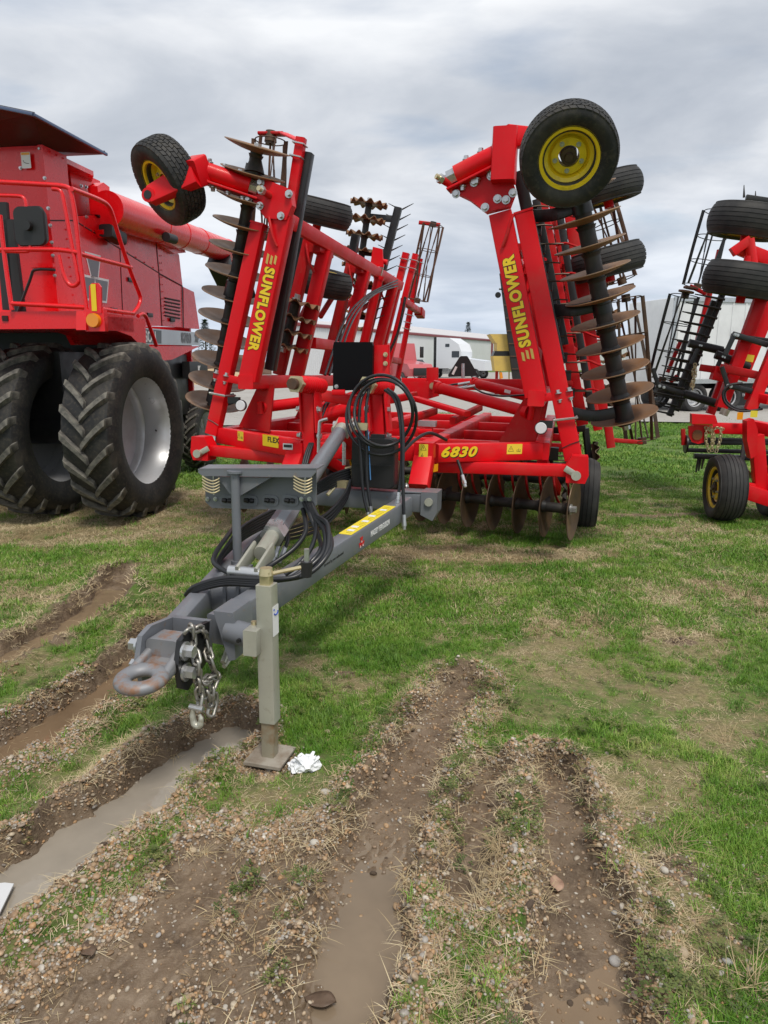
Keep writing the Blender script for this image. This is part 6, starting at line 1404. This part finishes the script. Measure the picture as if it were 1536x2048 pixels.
for x in (-2.2, -3.5, 2.9):
    for s in (-1, 1): wheel('wheel', TK, V(x, s*1.0, .5), (0, s, 0), .5, .5 if x < 0 else .3, .29, SILV, RUBB2, 4)
# red semi with chrome stacks, black pickup
RT = empty('semi_truck', mw=Matrix.Translation(tuple(gz(800, 772))[:2]+(0,)) @ Matrix.Rotation(rad(-60), 4, 'Z')); tag(RT, 'red truck with tall chrome exhaust stacks partly hidden behind the harrow', 'truck')
PK = mat('faded_red_truck', (.50, .10, .11), .3, coat=.3)
MB().prism([V(.4, -.95, .7), V(2.6, -.9, .7), V(2.7, -.9, 1.2), V(2.4, -.9, 1.5), V(.4, -.95, 1.75)], V(0, 1.9, 0)).build('hood', PK, RT, 20); MB().prism([V(-1.4, -1.1, .8), V(.4, -1.1, .8), V(.4, -1.1, 1.8), V(.1, -1.1, 2.9), V(-1.4, -1.1, 2.9)], V(0, 2.2, 0)).build('cab', PK, RT, 20)
for s in (-1, 1):
    MB().cyl(V(-1.6, s*1.15, .9), V(-1.6, s*1.15, 3.6), .09, None, 14).build('exhaust_stack', CHROME, RT); MB().box(V(.5, s*1.45, 2.3), .1, .25, .75, .04).build('mirror', DBLK, RT)
    for x in (1.7, -2.2): wheel('wheel', RT, V(x, s*.95, .5), (0, s, 0), .5, .3, .29, SILV, RUBB2, 4)
MB().box(V(2.72, 0, 1.0), .06, 1.2, .5).build('grille', DBLK, RT); MB().box(V(-2.2, 0, .8), 3, .9, .3).build('chassis', DBLK, RT)
PU = empty('pickup_truck', mw=Matrix.Translation(tuple(gz(822, 758))[:2]+(0,)) @ Matrix.Rotation(rad(-50), 4, 'Z')); tag(PU, 'dark pickup truck parked beside the white metal building', 'pickup')
BP = mat('dark_blue_paint', (.02, .025, .035), .2, coat=.5)
MB().prism([V(-2.8, -.95, .6), V(2.7, -.95, .6), V(2.75, -.95, 1.05), V(1.5, -.95, 1.2), V(-2.8, -.95, 1.2)], V(0, 1.9, 0)).build('body', BP, PU, 25); MB().prism([V(-1.2, -.85, 1.2), V(1.4, -.85, 1.2), V(.7, -.85, 1.85), V(-.9, -.85, 1.85)], V(0, 1.7, 0)).build('cab', BP, PU, 25)
MB().box(V(.05, -.86, 1.5), 1.4, .02, .4).build('window', GLS, PU); MB().prism([V(1.38, -.7, 1.25), V(.75, -.7, 1.8), V(.75, .7, 1.8), V(1.38, .7, 1.25)], V(.02, 0, .02)).build('windscreen', GLS, PU); MB().box(V(2.76, 0, .85), .04, 1.2, .3).build('grille', ZINC, PU)
for x in (-1.8, 1.8):
    for s in (-1, 1): wheel('wheel', PU, V(x, s*.85, .38), (0, s, 0), .38, .26, .23, SILV, RUBB2, 4)
# yellow harvester with a dark feed conveyor
YM = mat('old_yellow_paint', (.62, .43, .10), .55, noise=[(2, .45, .75, (.42, .30, .12), .7)])
yb = gz(1010, 792); YT = empty('yellow_harvester', loc=(yb[0], yb[1], 0)); tag(YT, 'old yellow harvester with a tall dark conveyor behind the right wing', 'harvester')
def YP(x, y, dv=0.0): return gy(x, y, yb[1]+dv)-V(yb[0], yb[1], 0)
MB().prism([YP(980, 668), YP(1046, 668), YP(1046, 686), YP(992, 686)], V(0, 1.2, 0)).build('hopper_lip', YM, YT, 20); MB().prism([YP(994, 686), YP(1046, 686), YP(1046, 702), YP(994, 702)], V(0, 1.0, 0)).build('hopper', YM, YT, 20)
MB().prism([YP(990, 702), YP(1050, 702), YP(1050, 712), YP(986, 712)], V(0, .8, 0)).build('engine_deck', DBLK, YT); MB().prism([YP(986, 712), YP(1050, 712), YP(1050, 742), YP(990, 742)], V(0, .9, 0)).build('side_box', YM, YT, 20)
for x in (1018, 1046, 1000): MB().beam(YP(x, 740, .1), YP(x, 790, .1), .06, .06, (0, 1, 0)).build('stand_leg', YM, YT)
MB().beam(YP(1040, 775, -.3), YP(1012, 545, -.3), .62, .2, (0, 1, 0), .02).build('conveyor_belt', mat('conveyor_black', (.016, .015, .014), .7, bump=(25, .5, .02)), YT)
for k in range(9): c = lerp(YP(1040, 775, -.3), YP(1012, 545, -.3), (k+.5)/9); MB().box(c-V(0, .12, 0), .62, .04, .05).build('conveyor_slat', RUST, YT)
MB().cyl(YP(1038, 745, -.25), YP(1038, 745, .1), .22, None, 20).build('drum', DBLK, YT); MB().cyl(YP(996, 590, -.3), YP(996, 590, -.2), .14, None, 18).build('belt_pulley', DBLK, YT); MB().cyl(YP(998, 578, -.3), YP(1012, 580, -.3), .04, None, 8).build('pulley_arm', DBLK, YT)
for x in (1020,): wheel('wheel', YT, V(.9, .7, .5), (0, -1, 0), .5, .35, .28, YM, RUBB2, 4)
MB().cyl(YP(1001, 745, .05), YP(1003, 757, .05), .08, None, 14).build('marker_lamp', ORNG, YT)
gp = gz(992, 790); FE = empty('red_post', loc=(gp[0], gp[1], 0)); tag(FE, 'small red post standing left of the yellow harvester', 'post')
MB().cyl(V(0, 0, 0), V(0, 0, 1.35), .075, None, 16).cyl(V(0, 0, 1.33), V(0, 0, 1.42), .085, .06, 16).build('shaft', RED2, FE); MB().box(V(0, -.03, 1.48), .1, .06, .14).build('cap', RED2, FE)
# white van trailer at the right
tz = gz(1394, 826); TL = empty('semi_trailer', mw=Matrix.Translation((tz[0], tz[1], 0)) @ Matrix.Rotation(rad(14), 4, 'Z')); tag(TL, 'white box semi trailer with tandem wheels at the right', 'trailer')
TWM = mat('trailer_white', (.76, .77, .78), .4, noise=[(1.0, .45, .75, (.52, .53, .54), .6)])
bx0 = -1.2
MB().box(V(bx0+6.6, 1.3, 2.35), 13.2, 2.5, 2.7, .02).build('box_body', TWM, TL)
for k in range(26): MB().box(V(bx0+.25+.5*k, .04, 2.35), .05, .03, 2.6, .006).build('side_rib', TWM, TL)
for z in (1.04, 3.66): MB().box(V(bx0+6.6, .03, z), 13.2, .05, .14, .01).build('edge_rail', ZINC, TL)
for x in (bx0+.08, bx0+13.1): MB().box(V(x, .03, 2.35), .16, .06, 2.7, .01).build('corner_post', ZINC, TL)
for x in (-.05, 1.25):
    for s in (0, 1): wheel('wheel', TL, V(x, .3+2.0*s, .5), (0, -1+2*s, 0), .5, .5, .29, DWHT, RUBB2, 4)
MB().box(V(5, 1.2, .9), 11, 1.0, .25).build('chassis', DBLK, TL); MB().box(V(2.2, .35, .55), .7, .03, .7).build('mud_flap', DBLK, TL); lettering('TRAILERS', DWHT, TL, V(2.2, .33, .55), V(1, 0, 0), UP, .13, 0, .004, stretch=.8); lettering('000-000', DWHT, TL, V(2.2, .33, .42), V(1, 0, 0), UP, .08, 0, 0) if False else None
# earth mound, sand heap beyond the combine
def mound(name, px, base_y, hgt, rx, ry, m, label, seed):
    b = gz(px, base_y); n = 28; vs = [V(0, 0, hgt)]; fs = []; r_ = random.Random(seed)
    rings = 9
    for j in range(1, rings+1):
        t = j/rings
        for i in range(n):
            a = 2*PI*i/n; k = 1+.18*math.sin(3*a+seed)+.1*r_.uniform(-1, 1); z = hgt*(1-t**1.3)*(1+.12*r_.uniform(-1, 1))-(.15 if j == rings else 0); vs.append(V(rx*t*k*math.cos(a), ry*t*k*math.sin(a), z))
    fs = [(0, 1+i, 1+(i+1) % n) for i in range(n)]
    for j in range(rings-1):
        for i in range(n): k = (i+1) % n; fs.append((1+j*n+i, 1+(j+1)*n+i, 1+(j+1)*n+k, 1+j*n+k))
    o = MB().add(vs, fs).build(name, m, None, 60); o.location = (b[0], b[1], 0); tag(o, label, 'heap'); return o
mound('earth_mound', 430, 748, 3.0, 11, 9, mat('brown_earth', (.13, .075, .05), .9, noise=[(1, .4, .7, (.085, .05, .035), .8)], bump=(4, .8, .1)), 'dark brown earth mound seen between combine and disc blades', 3)
mound('sand_heap', 415, 768, 1.1, 5.5, 4, mat('tan_sand', (.48, .36, .22), .9, noise=[(1.5, .4, .7, (.36, .27, .17), .8)], bump=(8, .6, .05)), 'pale tan sand heap in front of the earth mound', 8)
# trees
LEAFD = grass_mat('dark_needles', [(.1, (.018, .040, .014)), (.5, (.03, .062, .02)), (.9, (.05, .085, .03))], .6, .1)
BARK = mat('grey_bark', (.12, .10, .085), .9)
def conifer(x, base_y, hgt, rad_, label, seed, Y=None):
    b = gz(x, base_y) if Y is None else V((x-768)/F*Y*1.0, Y, 0); e = empty('conifer_tree', loc=(b[0], b[1], 0)); tag(e, label, 'tree', 'far conifers'); r_ = random.Random(seed)
    MB().cyl(V(0, 0, 0), V(0, 0, hgt), .22, .03, 10).build('trunk', BARK, e); vs, fs = [], []
    for _ in range(1500):
        t = r_.random()**.8; z = hgt*(.12+.88*t); q = rad_*(1-t)*(.35+.65*r_.random())+.1; a = r_.uniform(0, 2*PI); c = V(q*math.cos(a), q*math.sin(a), z-q*.25); s = r_.uniform(.25, .6)
        d = nrm(V(math.cos(a), math.sin(a), r_.uniform(-.1, .5))); w = nrm(V(-math.sin(a), math.cos(a), r_.uniform(-.4, .4))); k = len(vs); vs += [c-w*s*.25, c+w*s*.25, c+d*s]; fs.append((k, k+1, k+2))
    MB().add(vs, fs).build('crown', LEAFD, e)
def bare_tree(x, Y, hgt, label, seed):
    e = empty('bare_tree', loc=((x-768)/F*Y, Y, 0)); tag(e, label, 'tree', 'leafless trees on the horizon'); r_ = random.Random(seed); tr = MB(); tw = MB()
    def grow(p, d, l, r0, lev):
        q = p+d*l; (tr if lev < 2 else tw).cyl(p, q, r0, r0*.68, 6 if lev < 2 else 4)
        if lev >= 5: return
        for _ in range(3 if lev < 3 else 2):
            nd = nrm(d+V(r_.uniform(-.7, .7), r_.uniform(-.7, .7), r_.uniform(-.1, .45))); grow(lerp(p, q, r_.uniform(.6, 1)), nd, l*r_.uniform(.62, .82), r0*.58, lev+1)
    grow(V(0, 0, 0), V(0, 0, 1), hgt*.28, .22, 0); tr.build('trunk', BARK, e); tw.build('crown', BARK, e)
conifer(421, 700, 8.2, 2.4, 'dark conifer poking up behind the combine', 1, 118); conifer(931, 700, 11.6, 2.6, 'dark treetop showing over the metal building roof', 2, 190)
for i, (x, Y, h_, lb) in enumerate(((1318, 120, 9, 'tallest leafless tree left of the white trailer'), (1285, 150, 8, 'leafless tree behind the right disc blades'), (1345, 140, 8.5, 'leafless tree seen through the black baskets'), (1400, 160, 8, 'leafless tree behind the spike harrow'))): bare_tree(x, Y, h_, lb, 20+i)
# ================================================================== small things on the ground
def gnd(x, y):
    p = gz(x, y); p[2] = float(terrain(np.array([p[0]]), np.array([p[1]]))[0][0]); return p
# crumpled white plastic bag
import bmesh
r_b = random.Random(11); p = gnd(610, 1540); bag = MB()
def crumple(c, R_, n, seed, flat=1.0):
    q_ = random.Random(seed); b = bmesh.new(); bmesh.ops.create_icosphere(b, subdivisions=n, radius=1)
    for v in b.verts:
        k = q_.uniform(.62, 1.22); v.co = Vector((v.co.x*R_[0]*k+c[0], v.co.y*R_[1]*k+c[1], max(-.01, v.co.z*R_[2]*k*flat)+c[2]))
    b.verts.index_update(); bag.add([tuple(v.co) for v in b.verts], [tuple(v.index for v in f.verts) for f in b.faces]); b.free()
crumple((0, 0, .012), (.055, .045, .045), 3, 1); crumple((.03, .01, .01), (.035, .03, .03), 3, 2); crumple((-.03, -.01, .008), (.035, .03, .028), 3, 3)
crumple((.01, .035, .01), (.04, .03, .032), 3, 4); crumple((-.045, .012, .006), (.03, .028, .022), 3, 6)
for k in range(5):                         # thin twisted flaps and handle ends
    a = k*.95+.2; d = V(math.cos(a), math.sin(a)*.8, r_b.uniform(.15, 1.1)); d = nrm(d); w = nrm(V(-math.sin(a), math.cos(a), r_b.uniform(-.5, .5))); L_ = r_b.uniform(.03, .055); vs = []
    for t in (0, .35, .7, 1): q = d*(.02+L_*t)+V(0, 0, .012); ww = .026*(1-t*.6); vs += [q-w*ww, q+w*ww*r_b.uniform(.6, 1.2)+V(0, 0, .008*r_b.uniform(-1, 1)), q+np.cross(d, w)*.006]
    bag.add(vs, [(3*i+a_, 3*i+b_, 3*i+3+b_, 3*i+3+a_) for i in range(3) for a_, b_ in ((0, 1), (1, 2), (2, 0))])
BAG = mat('white_plastic_film', (.80, .82, .84), .4, spec=.4)
o = bag.build('plastic_bag', BAG, None, 22); o.location = p+V(0, 0, .005); tag(o, 'crumpled white plastic bag lying on grass beside the jack foot', 'plastic bag')
# white paper corner at the left edge
pp_ = [gz(x, y, -.045) for x, y in ((-60, 1775), (10, 1768), (28, 1770), (0, 1828), (-50, 1845))]
o = MB().prism([q-pp_[0] for q in pp_], V(0, 0, .006)).build('paper_sheet', mat('white_card', (.62, .63, .64), .6), None); o.location = pp_[0]+V(0, 0, .0); tag(o, 'corner of a white sheet at the left puddle edge', 'paper')
def leaf(x, y, L, W_, rot, m, label, curl=.3, dz=.006):
    p = gnd(x, y); vs, fs = [], []; n = 12
    for i in range(n+1):
        t = i/n; w = W_*math.sin(PI*min(1, t*1.02))**.7*.5*(1+.12*math.sin(9*t)); z = curl*L*.25*math.sin(PI*t)
        for k in (-1, -.5, 0, .5, 1): vs.append(V((t-.5)*L, w*k, z*.5+abs(k)*W_*.18*curl+.003*math.sin(7*t+k)))
    for i in range(n):
        for k in range(4): fs.append((i*5+k, i*5+k+1, i*5+k+6, i*5+k+5))
    o = MB().add(vs, fs).build('dry_leaf', m, None, 60); o.location = p+V(0, 0, dz); o.rotation_euler = (.1, .1, rot); md = o.modifiers.new('thickness', 'SOLIDIFY'); md.thickness = .0012; tag(o, label, 'leaf', 'fallen leaves in the mud'); return o
LB = mat('brown_leaf', (.13, .085, .055), .55, noise=[(30, .4, .7, (.08, .05, .032), .8)], bump=(60, .4, .005)); LP = mat('pinkish_leaf', (.42, .27, .19), .6, noise=[(18, .45, .65, (.24, .13, .085), .8)]); LT = mat('tan_leaf', (.36, .27, .17), .6, noise=[(25, .4, .7, (.25, .18, .11), .7)])
leaf(1114, 1752, .085, .05, 1.4, LP, 'pinkish dead leaf lying on the mud right of centre', .3, .012); leaf(640, 1975, .095, .06, 2.9, LB, 'dark wet brown leaf in the rut at the bottom centre', .25, .012); leaf(176, 1905, .07, .045, 2.2, LB, 'dark leaf flat on the mud at the lower left', .2); leaf(600, 1958, .03, .015, 1.9, LT, 'pale leaf fragment beside the wet brown leaf', .3)
leaf(378, 2008, .04, .028, .6, LT, 'small tan leaf near the bottom left gravel', .4)
p = gnd(318, 1645); o = MB().tube([V(-.028, -.012, 0), V(-.01, -.004, .004), V(.012, .006, .006), V(.03, .016, .004)], [.008, .011, .011, .007], 10, 4).build('bark_curl', mat('pale_bark', (.42, .34, .25), .7, noise=[(20, .4, .7, (.3, .24, .17), .7)]), None); o.location = p+V(0, 0, .01); tag(o, 'pale curled piece of bark beside the long puddle', 'bark')
# single bigger stones
STN = {n: mat(n, c, .6, noise=[(25, .4, .7, tuple(q*.7 for q in c), .6)], bump=(50, .4, .004)) for n, c in (('pale_stone', (.52, .48, .41)), ('grey_stone', (.38, .36, .34)), ('tan_stone', (.46, .36, .24)))}
sts = [(629, 1718, .022, 'pale_stone', 'pale stone at the centre rut edge, top of two'), (655, 1465, .018, 'tan_stone', 'tan stone in grass above the plastic bag'), (652, 1592, .024, 'pale_stone', 'large pale stone on the gravel berm left of the centre rut'), (1328, 1743, .018, 'pale_stone', 'round pale stone between straw and right rut'), (1340, 1812, .020, 'pale_stone', 'pale stone right of the right rut on gravel'), (1232, 1896, .020, 'grey_stone', 'grey stone inside the right rut edge'), (1365, 1910, .026, 'tan_stone', 'flat tan stone on gravel at the lower right'), (268, 1808, .016, 'pale_stone', 'white stone on mud at the lower left'), (1230, 1806, .012, 'grey_stone', 'small grey stone in the right rut'), (935, 1940, .016, 'grey_stone', 'blue grey stone between the two foreground ruts'), (385, 1700, .016, 'tan_stone', 'tan stone near the bark curl'), (1455, 1920, .018, 'grey_stone', 'grey stone among grass at the lower right edge'), (588, 1745, .012, 'pale_stone', 'little pale stone left of the centre rut'), (316, 1858, .012, 'grey_stone', 'small pale pebble on the lower left mud')]
for i, (x, y, s, m_, lb) in enumerate(sts):
    me = pebble_mesh(200+i); o = link('stone', me, STN[m_]); p = gnd(x, y); o.location = p+V(0, 0, s*.3); o.scale = (s, s, s); o.rotation_euler = (.2, .1, i*1.3); tag(o, lb, 'stone', 'loose bigger stones')
SC.cycles.max_bounces = 6; SC.cycles.diffuse_bounces = 3; SC.cycles.glossy_bounces = 3; SC.cycles.transmission_bounces = 3; SC.cycles.caustics_reflective = False; SC.cycles.caustics_refractive = False
